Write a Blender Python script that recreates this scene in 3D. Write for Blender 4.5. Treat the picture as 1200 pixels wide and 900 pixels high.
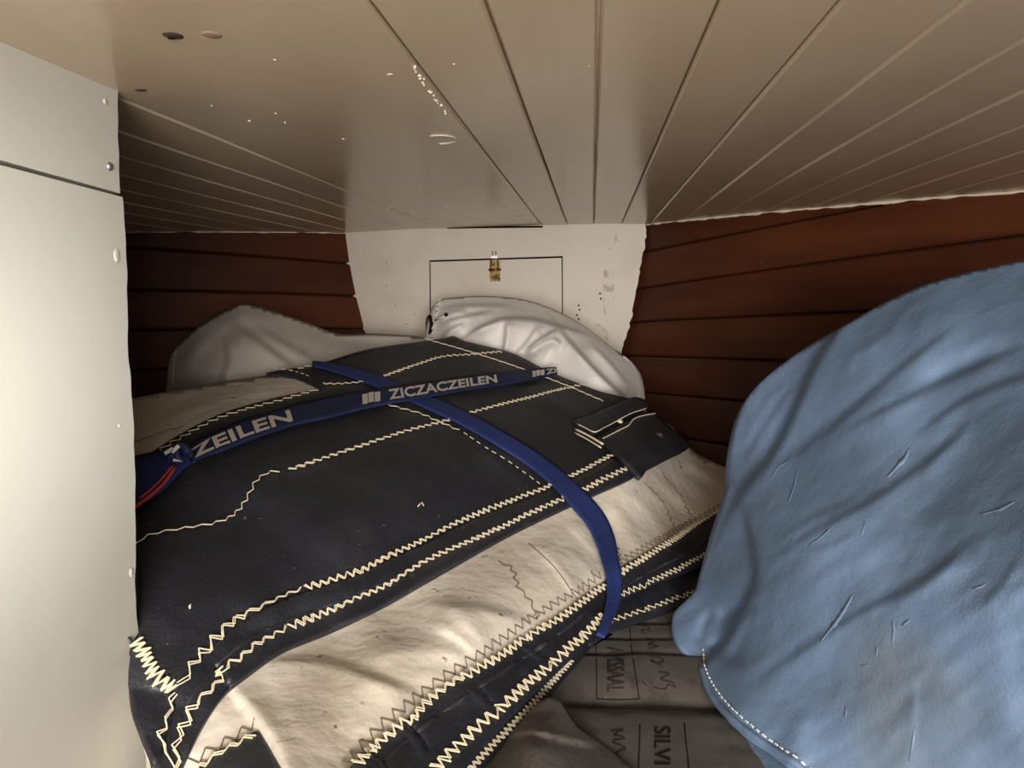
import bpy, bmesh, math, random, time
T0 = time.time()
import numpy as np
from mathutils import Matrix, Vector
from mathutils.geometry import delaunay_2d_cdt

random.seed(7); RNG = np.random.default_rng(7)
for o in list(bpy.data.objects): bpy.data.objects.remove(o)
scene = bpy.context.scene
COL = scene.collection

# ------------------------------------------------------------------ camera
F = 867.0
ZC = 0.83                                   # eye height; mattress top is 0.48 m below it
CAM = np.array([0.0, 0.0, ZC])
_t = 0.006
yc = np.array([94.0, 109.0, -F]); yc /= np.linalg.norm(yc)
xc = np.array([1.0, _t, (94.0 + 109.0*_t)/F]); xc /= np.linalg.norm(xc)
zc = np.cross(xc, yc)
ROT = np.array([xc, yc, zc])                # camera coords -> world coords
cam_data = bpy.data.cameras.new('camera'); cam = bpy.data.objects.new('camera', cam_data)
COL.objects.link(cam); scene.camera = cam
cam_data.sensor_width = 36.0; cam_data.sensor_fit = 'HORIZONTAL'; cam_data.lens = F*36.0/1200.0
cam_data.clip_start = 0.02
M4 = Matrix.Identity(4)
for i in range(3):
    for j in range(3): M4[i][j] = ROT[i, j]
    M4[i][3] = CAM[i]
cam.matrix_world = M4

# ------------------------------------------------------------------ world and lights
world = bpy.data.worlds.new('world'); scene.world = world
world.use_nodes = True
bg = world.node_tree.nodes['Background']
bg.inputs['Color'].default_value = (1.0, 0.93, 0.84, 1); bg.inputs['Strength'].default_value = 0.11

XPOOL = -0.45
def area(name, loc, target, sx, sy, power, col):
    d = bpy.data.lights.new(name, 'AREA'); d.shape = 'RECTANGLE'; d.size = sx; d.size_y = sy
    d.energy = power; d.color = col
    o = bpy.data.objects.new(name, d); COL.objects.link(o)
    o.location = loc
    o.rotation_euler = (Vector(target) - Vector(loc)).to_track_quat('-Z', 'Y').to_euler()
    return o
# daylight falling in from the cabin behind the camera
area('cabin_daylight', (0.02, -0.55, ZC-0.27), (-0.05, 1.6, ZC-0.02), 0.30, 0.24, 4.6, (1.0, 0.94, 0.87))
area('companionway_daylight', (0.32, -1.6, ZC+0.05), (-0.25, 1.8, ZC-0.05), 1.25, 0.5, 46.0, (1.0, 0.935, 0.86))
pl = area('partition_pool_light', (0.75, -0.25, ZC-0.06), (XPOOL, 0.44, ZC-0.07), 0.18, 0.14, 0.20, (0.97, 1.0, 0.94)); pl.data.spread = math.radians(20)  # added narrow beam, makes the bright pool on the partition; no window modelled
scene.view_settings.view_transform = 'Standard'; scene.view_settings.look = 'None'
scene.view_settings.gamma = 1.0; scene.view_settings.use_curve_mapping = False
scene.view_settings.exposure = 0.76

# ------------------------------------------------------------------ pixel <-> world helpers (used to lay things out at their real depth)
def rays(px, py):
    px = np.atleast_1d(np.asarray(px, float)); py = np.atleast_1d(np.asarray(py, float))
    d = np.stack([(px-600)/F, (450-py)/F, -np.ones_like(px)], 1) @ ROT.T
    return d / d[:, 1:2]                    # unit forward (Y) component
def at_Y(px, py, Y): return CAM + rays(px, py)*np.atleast_1d(np.asarray(Y, float))[:, None]
def at_z(px, py, z):                        # z relative to the eye
    d = rays(px, py); return CAM + d*(z/d[:, 2])[:, None]
def at_X(px, py, X):
    d = rays(px, py); return CAM + d*(X/d[:, 0])[:, None]
def project(P):
    c = (np.atleast_2d(P)-CAM) @ ROT
    return np.stack([600+F*c[:, 0]/-c[:, 2], 450-F*c[:, 1]/-c[:, 2]], 1)

# ------------------------------------------------------------------ materials
def mat(name, color, rough=0.6, spec=0.5, noise=None, bump=None, specks=None, metallic=0.0, sheen=0.0, coat=0.0):
    """noise=(scale, other colour, low, high, detail); list of such allowed; bump=(scale, strength, stretch); specks=(scale, colour, threshold)"""
    m = bpy.data.materials.new(name); m.use_nodes = True
    nt = m.node_tree; N = nt.nodes; L = nt.links
    b = N['Principled BSDF']
    b.inputs['Roughness'].default_value = rough; b.inputs['Specular IOR Level'].default_value = spec
    b.inputs['Metallic'].default_value = metallic
    if sheen: b.inputs['Sheen Weight'].default_value = sheen
    if coat: b.inputs['Coat Weight'].default_value = coat; b.inputs['Coat Roughness'].default_value = 0.25
    tc = N.new('ShaderNodeTexCoord')
    cur = None
    rgb = N.new('ShaderNodeRGB'); rgb.outputs[0].default_value = (*color, 1); cur = rgb.outputs[0]
    lst = noise if isinstance(noise, list) else ([noise] if noise else [])
    for nz in lst:
        sc, col2, lo, hi, det = nz[:5]; stretch = nz[5] if len(nz) > 5 else (1, 1, 1)
        mp = N.new('ShaderNodeMapping'); mp.inputs['Scale'].default_value = stretch
        L.new(tc.outputs['Object'], mp.inputs['Vector'])
        n = N.new('ShaderNodeTexNoise'); n.inputs['Scale'].default_value = sc; n.inputs['Detail'].default_value = det
        L.new(mp.outputs[0], n.inputs['Vector'])
        r = N.new('ShaderNodeMapRange'); r.inputs[1].default_value = lo; r.inputs[2].default_value = hi
        L.new(n.outputs['Fac'], r.inputs[0])
        mx = N.new('ShaderNodeMix'); mx.data_type = 'RGBA'
        L.new(r.outputs[0], mx.inputs[0]); L.new(cur, mx.inputs[6]); mx.inputs[7].default_value = (*col2, 1)
        cur = mx.outputs[2]
    L.new(cur, b.inputs['Base Color'])
    if bump:
        lb = bump if isinstance(bump, list) else [bump]
        prev = None
        for sc, st, stretch in lb:
            mp = N.new('ShaderNodeMapping'); mp.inputs['Scale'].default_value = stretch
            L.new(tc.outputs['Object'], mp.inputs['Vector'])
            n = N.new('ShaderNodeTexNoise'); n.inputs['Scale'].default_value = sc; n.inputs['Detail'].default_value = 4
            L.new(mp.outputs[0], n.inputs['Vector'])
            bp = N.new('ShaderNodeBump'); bp.inputs['Strength'].default_value = st; bp.inputs['Distance'].default_value = 0.004
            L.new(n.outputs['Fac'], bp.inputs['Height'])
            if prev: L.new(prev, bp.inputs['Normal'])
            prev = bp.outputs[0]
        L.new(prev, b.inputs['Normal'])
    return m

I1 = (1, 1, 1)
MT = {}
MT['deck'] = mat('ceiling_paint', (0.60, 0.475, 0.335), 0.22, 0.5, (6, (0.53, 0.415, 0.29), 0.45, 0.7, 4, (1, .3, 1)), [(14, 0.10, (1, .25, 1)), (120, 0.03, I1)])
MT['paint'] = mat('white_paint', (0.55, 0.535, 0.485), 0.45, 0.4, (4, (0.50, 0.48, 0.425), 0.5, 0.75, 4), [(60, 0.06, (1, 1, .15)), (8, 0.08, I1)])
MT['bulk'] = mat('bulkhead_paint', (0.60, 0.54, 0.47), 0.45, 0.4, [(7, (0.54, 0.465, 0.385), 0.5, 0.75, 5), (60, (0.35, 0.27, 0.2), 0.73, 0.78, 2)], [(20, 0.06, I1)])
MT['wood'] = mat('mahogany', (0.0600, 0.0132, 0.0036), 0.50, 0.4, [(3, (0.0880, 0.0216, 0.0060), 0.4, 0.7, 5, (1, 1, 9)), (1.3, (0.0440, 0.0088, 0.0024), 0.45, 0.7, 2)], (10, 0.12, (1, 1, 10)))
MT['wood2'] = mat('mahogany_light', (0.0720, 0.0176, 0.0048), 0.50, 0.4, [(3, (0.1000, 0.0272, 0.0080), 0.4, 0.7, 5, (1, 1, 9)), (1.6, (0.0480, 0.0104, 0.0028), 0.45, 0.7, 2)], (10, 0.12, (1, 1, 10)))
MT['wood3'] = mat('mahogany_dark', (0.0520, 0.0112, 0.0032), 0.50, 0.4, [(3, (0.0720, 0.0176, 0.0048), 0.4, 0.7, 5, (1, 1, 9)), (1.6, (0.0384, 0.0076, 0.0022), 0.45, 0.7, 2)], (10, 0.12, (1, 1, 10)))
MT['gap'] = mat('dark_gap', (0.012, 0.007, 0.005), 0.9, 0.1)
MT['bead'] = mat('cream_paint_bead', (0.75, 0.66, 0.52), 0.5, 0.4)
MT['navy'] = mat('navy_sailcloth', (0.0175, 0.0190, 0.0260), 0.50, 0.45, [(6, (0.030, 0.031, 0.037), 0.48, 0.72, 6), (16, (0.045, 0.046, 0.05), 0.60, 0.80, 8, (1, .25, 1)), (110, (0.16, 0.15, 0.14), 0.73, 0.78, 2)], [(300, 0.3, I1), (26, 0.55, I1), (9, .4, I1)])
MT['band'] = mat('navy_edge_tape', (0.0155, 0.017, 0.024), 0.42, 0.5, [(9, (0.028, 0.030, 0.038), 0.45, 0.7, 6), (30, (0.06, 0.06, 0.065), 0.62, 0.8, 6)], [(250, 0.25, I1), (40, 0.6, I1)])
MT['cream'] = mat('cream_sailcloth', (0.70, 0.645, 0.56), 0.55, 0.35, [(5, (0.60, 0.53, 0.43), 0.48, 0.75, 5), (75, (0.22, 0.17, 0.13), 0.67, 0.74, 3)], [(48, 0.5, I1), (15, 0.7, I1)])
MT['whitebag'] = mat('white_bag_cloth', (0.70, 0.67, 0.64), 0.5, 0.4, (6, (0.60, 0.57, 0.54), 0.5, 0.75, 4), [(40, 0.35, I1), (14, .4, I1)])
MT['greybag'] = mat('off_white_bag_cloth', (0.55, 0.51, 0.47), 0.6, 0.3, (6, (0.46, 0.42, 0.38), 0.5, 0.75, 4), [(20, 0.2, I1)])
MT['blue'] = mat('faded_blue_cloth', (0.130, 0.198, 0.315), 0.60, 0.35, [(7, (0.105, 0.158, 0.245), 0.45, 0.75, 4), (4, (0.165, 0.24, 0.39), 0.5, 0.7, 6), (24, (0.26, 0.31, 0.40), 0.70, 0.80, 5), (2.2, (0.16, 0.18, 0.19), 0.62, 0.75, 3)], [(350, 0.15, I1), (45, 0.3, I1), (13, 0.55, I1)])
MT['grey'] = mat('grey_brown_canvas', (0.082, 0.073, 0.067), 0.9, 0.15, [(14, (0.095, 0.080, 0.067), 0.45, 0.7, 5), (160, (0.05, 0.04, 0.034), 0.5, 0.7, 2)], [(300, 0.2, I1), (20, 0.3, I1)], sheen=0.1)
MT['cushion'] = mat('worn_brown_cushion_cloth', (0.062, 0.054, 0.049), 0.9, 0.15, [(9, (0.083, 0.073, 0.066), 0.45, 0.7, 6), (30, (0.037, 0.029, 0.025), 0.55, 0.75, 4), (140, (0.14, 0.12, 0.1), 0.74, 0.8, 2)], [(300, 0.2, I1), (16, 0.3, I1)], sheen=0.1)
MT['ink'] = mat('faded_black_ink', (0.016, 0.012, 0.010), 0.9, 0.1)
MT['inkfaint'] = mat('faint_ink', (0.034, 0.027, 0.023), 0.9, 0.1)
MT['strap'] = mat('blue_webbing', (0.014, 0.026, 0.115), 0.65, 0.3, (400, (0.028, 0.048, 0.19), 0.4, 0.6, 1), (500, 0.35, I1))
MT['strap2'] = mat('printed_blue_webbing', (0.009, 0.014, 0.045), 0.65, 0.3, (300, (0.018, 0.03, 0.1), 0.4, 0.6, 1), (400, 0.3, I1))
MT['thread'] = mat('cream_thread', (0.74, 0.66, 0.48), 0.8, 0.2)
MT['dthread'] = mat('brown_thread', (0.16, 0.12, 0.08), 0.8, 0.2)
MT['wthread'] = mat('white_thread', (0.78, 0.80, 0.80), 0.8, 0.2)
MT['letter'] = mat('woven_white_letters', (0.62, 0.57, 0.50), 0.8, 0.2)
MT['brass'] = mat('tarnished_brass', (0.20, 0.13, 0.05), 0.5, 0.5, (60, (0.05, 0.035, 0.015), 0.5, 0.6, 3), metallic=0.9)
MT['steel'] = mat('dull_steel', (0.35, 0.35, 0.36), 0.4, 0.5, metallic=0.9)
MT['red'] = mat('red_cord', (0.45, 0.06, 0.04), 0.7, 0.3)
MT['chip'] = mat('bare_chip', (0.80, 0.72, 0.60), 0.5, 0.4)
MT['stain'] = mat('grey_glue_residue', (0.50, 0.42, 0.35), 0.7, 0.3, (60, (0.70, 0.63, 0.55), 0.40, 0.56, 5))
MT['hole'] = mat('dark_hole', (0.06, 0.035, 0.022), 0.8, 0.2)
MT['bluescuff'] = mat('pale_scuff', (0.185, 0.245, 0.36), 0.6, 0.3, (90, (0.13, 0.198, 0.315), 0.42, 0.6, 4))
MT['putty'] = mat('brown_putty', (0.30, 0.20, 0.13), 0.7, 0.3)
MT['scuff'] = mat('grey_scuff', (0.055, 0.057, 0.062), 0.5, 0.4, [(70, (0.022, 0.024, 0.03), 0.38, 0.60, 5), (25, (0.020, 0.022, 0.028), 0.42, 0.58, 3)])

# ------------------------------------------------------------------ object helpers
def link(name, verts, faces, material, parent=None, smooth=True):
    me = bpy.data.meshes.new(name)
    me.from_pydata([tuple(map(float, v)) for v in verts], [], [tuple(map(int, f)) for f in faces])
    me.materials.append(MT[material]); me.update()
    if smooth: me.polygons.foreach_set('use_smooth', [True]*len(me.polygons))
    o = bpy.data.objects.new(name, me); COL.objects.link(o)
    if parent:
        o.parent = parent; o.matrix_parent_inverse = Matrix.Translation(-Vector(parent.location))
    return o
def empty(name, loc):
    o = bpy.data.objects.new(name, None); o.empty_display_size = 0.05; COL.objects.link(o); o.location = tuple(map(float, loc)); return o
def tag(o, label=None, cat=None, group=None, kind=None):
    if label: o['label'] = label
    if cat: o['category'] = cat
    if group: o['group'] = group
    if kind: o['kind'] = kind
    return o
def sharp(o, ang=35):
    o.data.set_sharp_from_angle(angle=math.radians(ang)) if hasattr(o.data, 'set_sharp_from_angle') else None
    return o
class MB:
    def __init__(s): s.v = []; s.f = []
    def add(s, verts, faces):
        n = len(s.v); s.v.extend([tuple(map(float, q)) for q in verts]); s.f.extend([tuple(int(i)+n for i in f) for f in faces])
    def box(s, c, size, R=None):
        h = np.array(size)/2; V = []
        for x in (-1, 1):
            for y in (-1, 1):
                for z in (-1, 1):
                    p = np.array([x, y, z])*h
                    if R is not None: p = R @ p
                    V.append(np.array(c)+p)
        s.add(V, [(0, 1, 3, 2), (4, 6, 7, 5), (0, 4, 5, 1), (2, 3, 7, 6), (0, 2, 6, 4), (1, 5, 7, 3)])
    def tube(s, pts, r, k=5, cap=True):
        pts = np.asarray(pts, float); n = len(pts)
        rr = np.full(n, r) if np.isscalar(r) else np.asarray(r)
        t = np.gradient(pts, axis=0); t /= np.linalg.norm(t, axis=1)[:, None]+1e-12
        up = np.array([0.31, 0.2, 0.93]); V = []
        for i in range(n):
            a = np.cross(t[i], up); a /= np.linalg.norm(a)+1e-9; b = np.cross(a, t[i])
            for j in range(k):
                th = 2*math.pi*j/k; V.append(pts[i]+rr[i]*(math.cos(th)*a+math.sin(th)*b))
        Fc = [(i*k+j, (i+1)*k+j, (i+1)*k+(j+1) % k, i*k+(j+1) % k) for i in range(n-1) for j in range(k)]
        if cap: Fc += [tuple(range(k)), tuple(range((n-1)*k+k-1, (n-1)*k-1, -1))]
        s.add(V, Fc)
    def build(s, name, material, parent=None, smooth=True): return link(name, s.v, s.f, material, parent, smooth)

def disc(name, c, n, r, ry, up, material, parent, th=0.0008, seg=14):
    """thin domed disc, normal n, half axes r (along n x up) and ry (along up)"""
    n = np.array(n, float); n /= np.linalg.norm(n); a = np.cross(up, n); a /= np.linalg.norm(a); b = np.cross(n, a)
    V = [np.array(c)+n*th]; Fc = []
    for k, (s, h) in enumerate(((.7, .9), (1.0, 0.0), (1.0, -1.0))):
        for j in range(seg):
            q = 2*math.pi*j/seg; V.append(np.array(c)+n*th*h+a*r*s*math.cos(q)+b*ry*s*math.sin(q))
    for j in range(seg):
        j2 = (j+1) % seg; Fc.append((0, 1+j, 1+j2))
        for k in range(2): Fc.append((1+k*seg+j, 1+(k+1)*seg+j, 1+(k+1)*seg+j2, 1+k*seg+j2))
    return link(name, V, Fc, material, parent)

def crspline(pts, step=3.0, closed=False):
    P = np.asarray(pts, float); n = len(P); out = []
    rng = range(n) if closed else range(n-1)
    for i in rng:
        p1 = P[i]; p2 = P[(i+1) % n]
        p0 = P[i-1] if (closed or i > 0) else 2*p1-p2
        p3 = P[(i+2) % n] if (closed or i+2 < n) else 2*p2-p1
        d = np.linalg.norm((p2-p1)[:2]); k = max(1, int(round(d/step)))
        d1 = np.linalg.norm((p1-p0)[:2])+1e-6; d3 = np.linalg.norm((p3-p2)[:2])+1e-6; d = d+1e-6
        m1 = (p1-p0)/d1*min(d1, d)*.5+(p2-p1)*.5*min(d1, d)/d; m2 = (p2-p1)/d*min(d3, d)*.5+(p3-p2)/d3*.5*min(d3, d)
        for j in range(k):
            u = j/k; u2 = u*u; u3 = u2*u
            out.append((2*u3-3*u2+1)*p1+(u3-2*u2+u)*m1+(-2*u3+3*u2)*p2+(u3-u2)*m2)
    if not closed: out.append(P[-1])
    return np.array(out)
def straight(pts, step=3.0, closed=False):
    P = np.asarray(pts, float); n = len(P); out = []
    for i in (range(n) if closed else range(n-1)):
        p1 = P[i]; p2 = P[(i+1) % n]; k = max(1, int(round(np.linalg.norm(p2-p1)/step)))
        for j in range(k): out.append(p1+(p2-p1)*j/k)
    if not closed: out.append(P[-1])
    return np.array(out)

_tab = RNG.random((64, 64))
def vnoise(x, y):
    x = np.asarray(x, float); y = np.asarray(y, float)
    xi = np.floor(x).astype(int); yi = np.floor(y).astype(int); fx = x-xi; fy = y-yi
    fx = fx*fx*(3-2*fx); fy = fy*fy*(3-2*fy)
    g = lambda a, b: _tab[a % 64, b % 64]
    return (g(xi, yi)*(1-fx)+g(xi+1, yi)*fx)*(1-fy)+(g(xi, yi+1)*(1-fx)+g(xi+1, yi+1)*fx)*fy-0.5

class Surf:
    """a cloth surface: smooth depth through control points (pixel x, pixel y, forward distance), plus creases and wrinkles (metres towards the viewer)"""
    def __init__(s, ctrl, creases=(), noise=(), st=2.0, sharpness=1.6):
        s.sh = sharpness
        c = np.array(ctrl, float); s.p = c[:, :2]/100; n = len(c)
        K = s._k(s.p, s.p)+np.eye(n)*1e-3
        A = np.zeros((n+3, n+3)); A[:n, :n] = K; A[:n, n] = 1; A[:n, n+1:] = s.p; A[n, :n] = 1; A[n+1:, :n] = s.p.T
        s.w = np.linalg.solve(A, np.concatenate([c[:, 2], np.zeros(3)])); s.n = n
        s.cr = []
        for q in creases:
            poly, amp, width, kind = q[:4]
            s.cr.append((crspline(poly, 6.0), amp, width, kind))
        s.nz = noise
        # sample once on a 2 pixel grid, interpolate afterwards
        lo = c[:, :2].min(0)-40; hi = c[:, :2].max(0)+40; s.lo = lo; s.st = st
        s.nx = int((hi[0]-lo[0])/st)+2; s.ny = int((hi[1]-lo[1])/st)+2
        gx, gy = np.meshgrid(lo[0]+st*np.arange(s.nx), lo[1]+st*np.arange(s.ny))
        s.grid = s.Yexact(gx.ravel(), gy.ravel()).reshape(s.ny, s.nx)
    def _k(s, a, b):
        d2 = ((a[:, None]-b[None])**2).sum(2); return np.where(d2 > 0, 0.5*d2*np.log(d2+1e-12), 0)
    def disp(s, px, py):
        out = np.zeros_like(px)
        for poly, amp, w, kind in s.cr:
            a = poly[:-1]; b = poly[1:]; ab = b-a; L2 = (ab**2).sum(1)+1e-9
            R = 3*w; k_ = np.flatnonzero((px > poly[:, 0].min()-R) & (px < poly[:, 0].max()+R) & (py > poly[:, 1].min()-R) & (py < poly[:, 1].max()+R))
            if len(k_) == 0: continue
            q = np.stack([px[k_], py[k_]], 1)
            best = np.full(len(k_), 1e9); sg = np.zeros(len(k_)); tt = np.zeros(len(k_)); m = len(a)
            for i in range(m):
                ap = q-a[i]; t = np.clip((ap@ab[i])/L2[i], 0, 1); dv = ap-t[:, None]*ab[i]; d = np.hypot(dv[:, 0], dv[:, 1])
                k = d < best; best[k] = d[k]; sg[k] = np.sign(ab[i][0]*ap[k, 1]-ab[i][1]*ap[k, 0]); tt[k] = (i+t[k])/m
            taper = np.clip(np.sin(np.pi*np.clip(tt, 0.0, 1.0))*1.6, 0, 1) if kind[-1] != '!' else np.clip(tt*4+.3, 0, 1)
            k0 = kind.rstrip('!')
            if k0 == 'ridge': out[k_] += amp*taper*np.exp(-(best/w)**2)
            elif k0 == 'fold':              # overlapping fold: steep on one side, easing away on the other
                out[k_] += amp*taper*np.exp(-(best/w)**1.3)/(1+np.exp(-best*sg/s.sh))
            else:                           # step: one side stands proud of the other, fading away from the line
                sd = best*sg; out[k_] += amp*taper*np.tanh(sd/(0.18*w))*np.exp(-(best/w)**2)
        for (sx, sy, ang, amp) in s.nz:
            ca, sa = math.cos(ang), math.sin(ang)
            u = (px*ca+py*sa)/sx; v = (-px*sa+py*ca)/sy
            out += amp*vnoise(u+7.3*sx, v+3.1*sy)*2
        return out
    def Y(s, px, py):
        u = np.clip((px-s.lo[0])/s.st, 0, s.nx-1.001); v = np.clip((py-s.lo[1])/s.st, 0, s.ny-1.001)
        i = u.astype(int); j = v.astype(int); a = u-i; b = v-j; g = s.grid
        return (g[j, i]*(1-a)+g[j, i+1]*a)*(1-b)+(g[j+1, i]*(1-a)+g[j+1, i+1]*a)*b
    def Yexact(s, px, py, d=True):
        q = np.stack([px, py], 1)/100
        y = s._k(q, s.p)@s.w[:s.n]+s.w[s.n]+q@s.w[s.n+1:]
        return y-(s.disp(px, py) if d else 0)
    def raw(s, px, py): return at_Y(px, py, s.Y(px, py))
    def P(s, px, py, off=0.0, normals=False):
        px = np.atleast_1d(np.asarray(px, float)); py = np.atleast_1d(np.asarray(py, float))
        p = s.raw(px, py)
        e = 2.0
        n = np.cross(s.raw(px+e, py)-s.raw(px-e, py), s.raw(px, py-e)-s.raw(px, py+e))
        n /= np.linalg.norm(n, axis=1)[:, None]+1e-12
        p = p+n*(off if np.isscalar(off) else np.asarray(off)[:, None])
        return (p, n) if normals else p

class Plane:
    """height field z(X, Y) seen through pixels"""
    def __init__(s, zf): s.zf = zf
    def raw(s, px, py):
        d = rays(px, py); Y = (-0.48)/d[:, 2]
        for _ in range(6):
            p = CAM+d*Y[:, None]; z = s.zf(p[:, 0], p[:, 1])-ZC; Y = .5*Y+.5*z/d[:, 2]
        return CAM+d*Y[:, None]
    P = Surf.P

def inside(poly, x, y):
    r = np.zeros(len(x), bool); n = len(poly)
    for i in range(n):
        x1, y1 = poly[i]; x2, y2 = poly[(i+1) % n]
        if y1 == y2: continue
        k = ((y1 > y) != (y2 > y)) & (x < (x2-x1)*(y-y1)/(y2-y1)+x1); r ^= k
    return r
def edgedist(poly, x, y):
    best = np.full(len(x), 1e9); n = len(poly)
    for i in range(n):
        a = poly[i]; b = poly[(i+1) % n]; ab = b-a; L = (ab**2).sum()+1e-9
        t = np.clip(((x-a[0])*ab[0]+(y-a[1])*ab[1])/L, 0, 1); best = np.minimum(best, np.hypot(x-a[0]-t*ab[0], y-a[1]-t*ab[1]))
    return best
def patch(name, poly, surf, off, sp, material, parent=None, thick=0.0, skirt=None, smooth=True, edge_off=None, bulge=1.0):
    """cloth of the outline poly lying on surf; thick = cloth thickness; skirt = z (rel. eye) down to which the border closes, making a solid body"""
    B = crspline(poly, sp, True) if smooth else straight(poly, sp, True)
    x0, y0 = B.min(0); x1, y1 = B.max(0)
    gx, gy = np.meshgrid(np.arange(x0, x1, sp), np.arange(y0, y1, sp*0.9)); gx = gx+((np.arange(gx.shape[0]) % 2)*sp*.5)[:, None]
    gx = gx.ravel(); gy = gy.ravel(); k = inside(B, gx, gy); gx = gx[k]; gy = gy[k]
    k = edgedist(B, gx, gy) > sp*.55; gx = gx[k]; gy = gy[k]
    pts = [Vector((float(a), float(-b))) for a, b in B]+[Vector((float(a), float(-b))) for a, b in zip(gx, gy)]
    vs, es, fs, *_ = delaunay_2d_cdt(pts, [], [list(range(len(B)-1, -1, -1))], 1, 1e-4)
    V2 = np.array([[v.x, -v.y] for v in vs]); fs = [list(f) for f in fs]
    fix = []
    for f in fs:                            # wind towards the viewer
        a, b, c = V2[f[0]], V2[f[1]], V2[f[2]]
        ar = (b[0]-a[0])*(c[1]-a[1])-(b[1]-a[1])*(c[0]-a[0])
        fix.append(f if ar < 0 else f[::-1])
    fs = fix
    o_ = off
    if edge_off is not None:
        d = edgedist(B, V2[:, 0], V2[:, 1]); q = np.clip(d/edge_off[1], 0, 1); o_ = edge_off[0]+(off-edge_off[0])*np.sqrt(1-(1-q)**2)
    P, nrm = surf.P(V2[:, 0], V2[:, 1], o_, True)
    cnt = {}
    for f in fs:
        for i in range(len(f)): cnt[(f[i], f[(i+1) % len(f)])] = 1
    bd = [(a, b) for (a, b) in cnt if (b, a) not in cnt]
    V = list(P); Fc = list(fs)
    if thick or skirt is not None:
        ring = sorted(set(a for a, b in bd)|set(b for a, b in bd))
        cen = P.mean(0)
        if skirt is not None:
            idx = {}
            zb = ZC+skirt
            for a in ring:
                p = P[a]; out = p-cen; out[2] = 0; out /= np.linalg.norm(out)+1e-9
                h = max(p[2]-zb, 0.0); b = min(h*.25, .035); out = out*(bulge(V2[a]) if callable(bulge) else bulge)
                q1 = p+out*b*.45-np.array([0, 0, b*.35]); q2 = p+out*b*.6-np.array([0, 0, h*.5]); q3 = np.array([p[0]+out[0]*b*.3, p[1]+out[1]*b*.3, zb])
                idx[a] = (len(V), len(V)+1, len(V)+2); V += [q1, q2, q3]
            for a, b in bd:
                A = (a,)+idx[a]; Bq = (b,)+idx[b]
                for k in range(3): Fc.append((Bq[k], A[k], A[k+1], Bq[k+1]))
            ci = len(V); V.append(np.array([cen[0], cen[1], zb]))
            for a, b in bd: Fc.append((idx[b][2], idx[a][2], ci))
        else:
            n0 = len(V); V += list(P-nrm*thick)
            Fc += [tuple(i+n0 for i in f[::-1]) for f in fs]
            for a, b in bd: Fc.append((b, a, a+n0, b+n0))
    return link(name, V, Fc, material, parent)

def zigzag(mb, surf, poly, amp=.0048, period=.017, off=.0062, r=.0008, double=True, style='zig', jit=.25, cont=True):
    c = crspline(poly, 2.0); P, n = surf.P(c[:, 0], c[:, 1], off, True)
    s = np.concatenate([[0], np.cumsum(np.linalg.norm(np.diff(P, axis=0), axis=1))])
    def cen(q):
        p = np.array([np.interp(q, s, P[:, i]) for i in range(3)]).T
        t = np.array([np.interp(np.minimum(q+.003, s[-1]), s, P[:, i])-np.interp(np.maximum(q-.003, 0), s, P[:, i]) for i in range(3)]).T
        nn = np.array([np.interp(q, s, n[:, i]) for i in range(3)]).T
        b = np.cross(nn, t); b /= np.linalg.norm(b, axis=1)[:, None]+1e-9
        return p, b
    for rep in range(2 if double else 1):
        q = np.arange(0, s[-1], period/2)
        if len(q) < 2: continue
        q = np.clip(q+RNG.normal(0, period*.10*jit*2, len(q))+rep*period*.14, 0, s[-1])
        sgn = np.where(np.arange(len(q)) % 2 == 0, 1.0, -1.0)*amp*(1+RNG.normal(0, jit*.5, len(q)))
        if style == 'run': sgn = RNG.normal(0, amp*.3, len(q))
        p, b = cen(q); p = p+b*sgn[:, None]+b*(rep*.0009)
        if style == 'run':
            segs = [(p[i], p[i+1]) for i in range(0, len(p)-1, 2)]
        else:
            segs = [(p[i], p[i+1]) for i in range(len(p)-1)]
        A = np.array([x for x, y in segs]); Bq = np.array([y for x, y in segs])
        pp = project(np.stack([A, (A+Bq)/2, Bq], 1).reshape(-1, 3)); W = surf.P(pp[:, 0], pp[:, 1], off).reshape(-1, 3, 3)
        for w in W: mb.tube(w, r, 4, cap=True)
def stitch(parent, surf, poly, material='thread', name='stitching', **kw):
    mb = MB(); zigzag(mb, surf, poly, **kw); o = mb.build(name, material, parent, smooth=False); return o
def line(parent, surf, poly, r, off, material, name, k=5, smooth=True):
    c = crspline(poly, 4.0) if smooth else straight(poly, 4.0)
    mb = MB(); mb.tube(surf.P(c[:, 0], c[:, 1], off), r, k); return mb.build(name, material, parent)

def text_mesh(s, bold=0.0):
    cu = bpy.data.curves.new('text', 'FONT'); cu.body = s; cu.resolution_u = 3; cu.offset = bold
    o = bpy.data.objects.new('text', cu); COL.objects.link(o)
    bpy.context.view_layer.update()
    me = bpy.data.meshes.new_from_object(o.evaluated_get(bpy.context.evaluated_depsgraph_get()))
    V = np.array([v.co[:2] for v in me.vertices]); Fc = [tuple(p.vertices) for p in me.polygons]
    bpy.data.objects.remove(o); bpy.data.curves.remove(cu); bpy.data.meshes.remove(me)
    V = (V-V.min(0))/(V.max(0)-V.min(0)); return V, Fc
def text_solid(V3, nrm, Fc, h):
    n = len(V3); V = list(V3)+list(V3-nrm*h)
    return V, list(Fc)+[tuple(i+n for i in f[::-1]) for f in Fc]

# ================================================================== THE SETTING
YB = 2.262                                  # forward bulkhead
def zceil(X): return 0.20-0.030*(np.asarray(X, float)+0.29)**2
def on_ceiling(px, py):
    d = rays(px, py); Y = 0.19/d[:, 2]
    for _ in range(30):
        Y = .5*Y+.5*zceil(d[:, 0]*Y)/d[:, 2]
    return CAM+d*Y[:, None]

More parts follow.
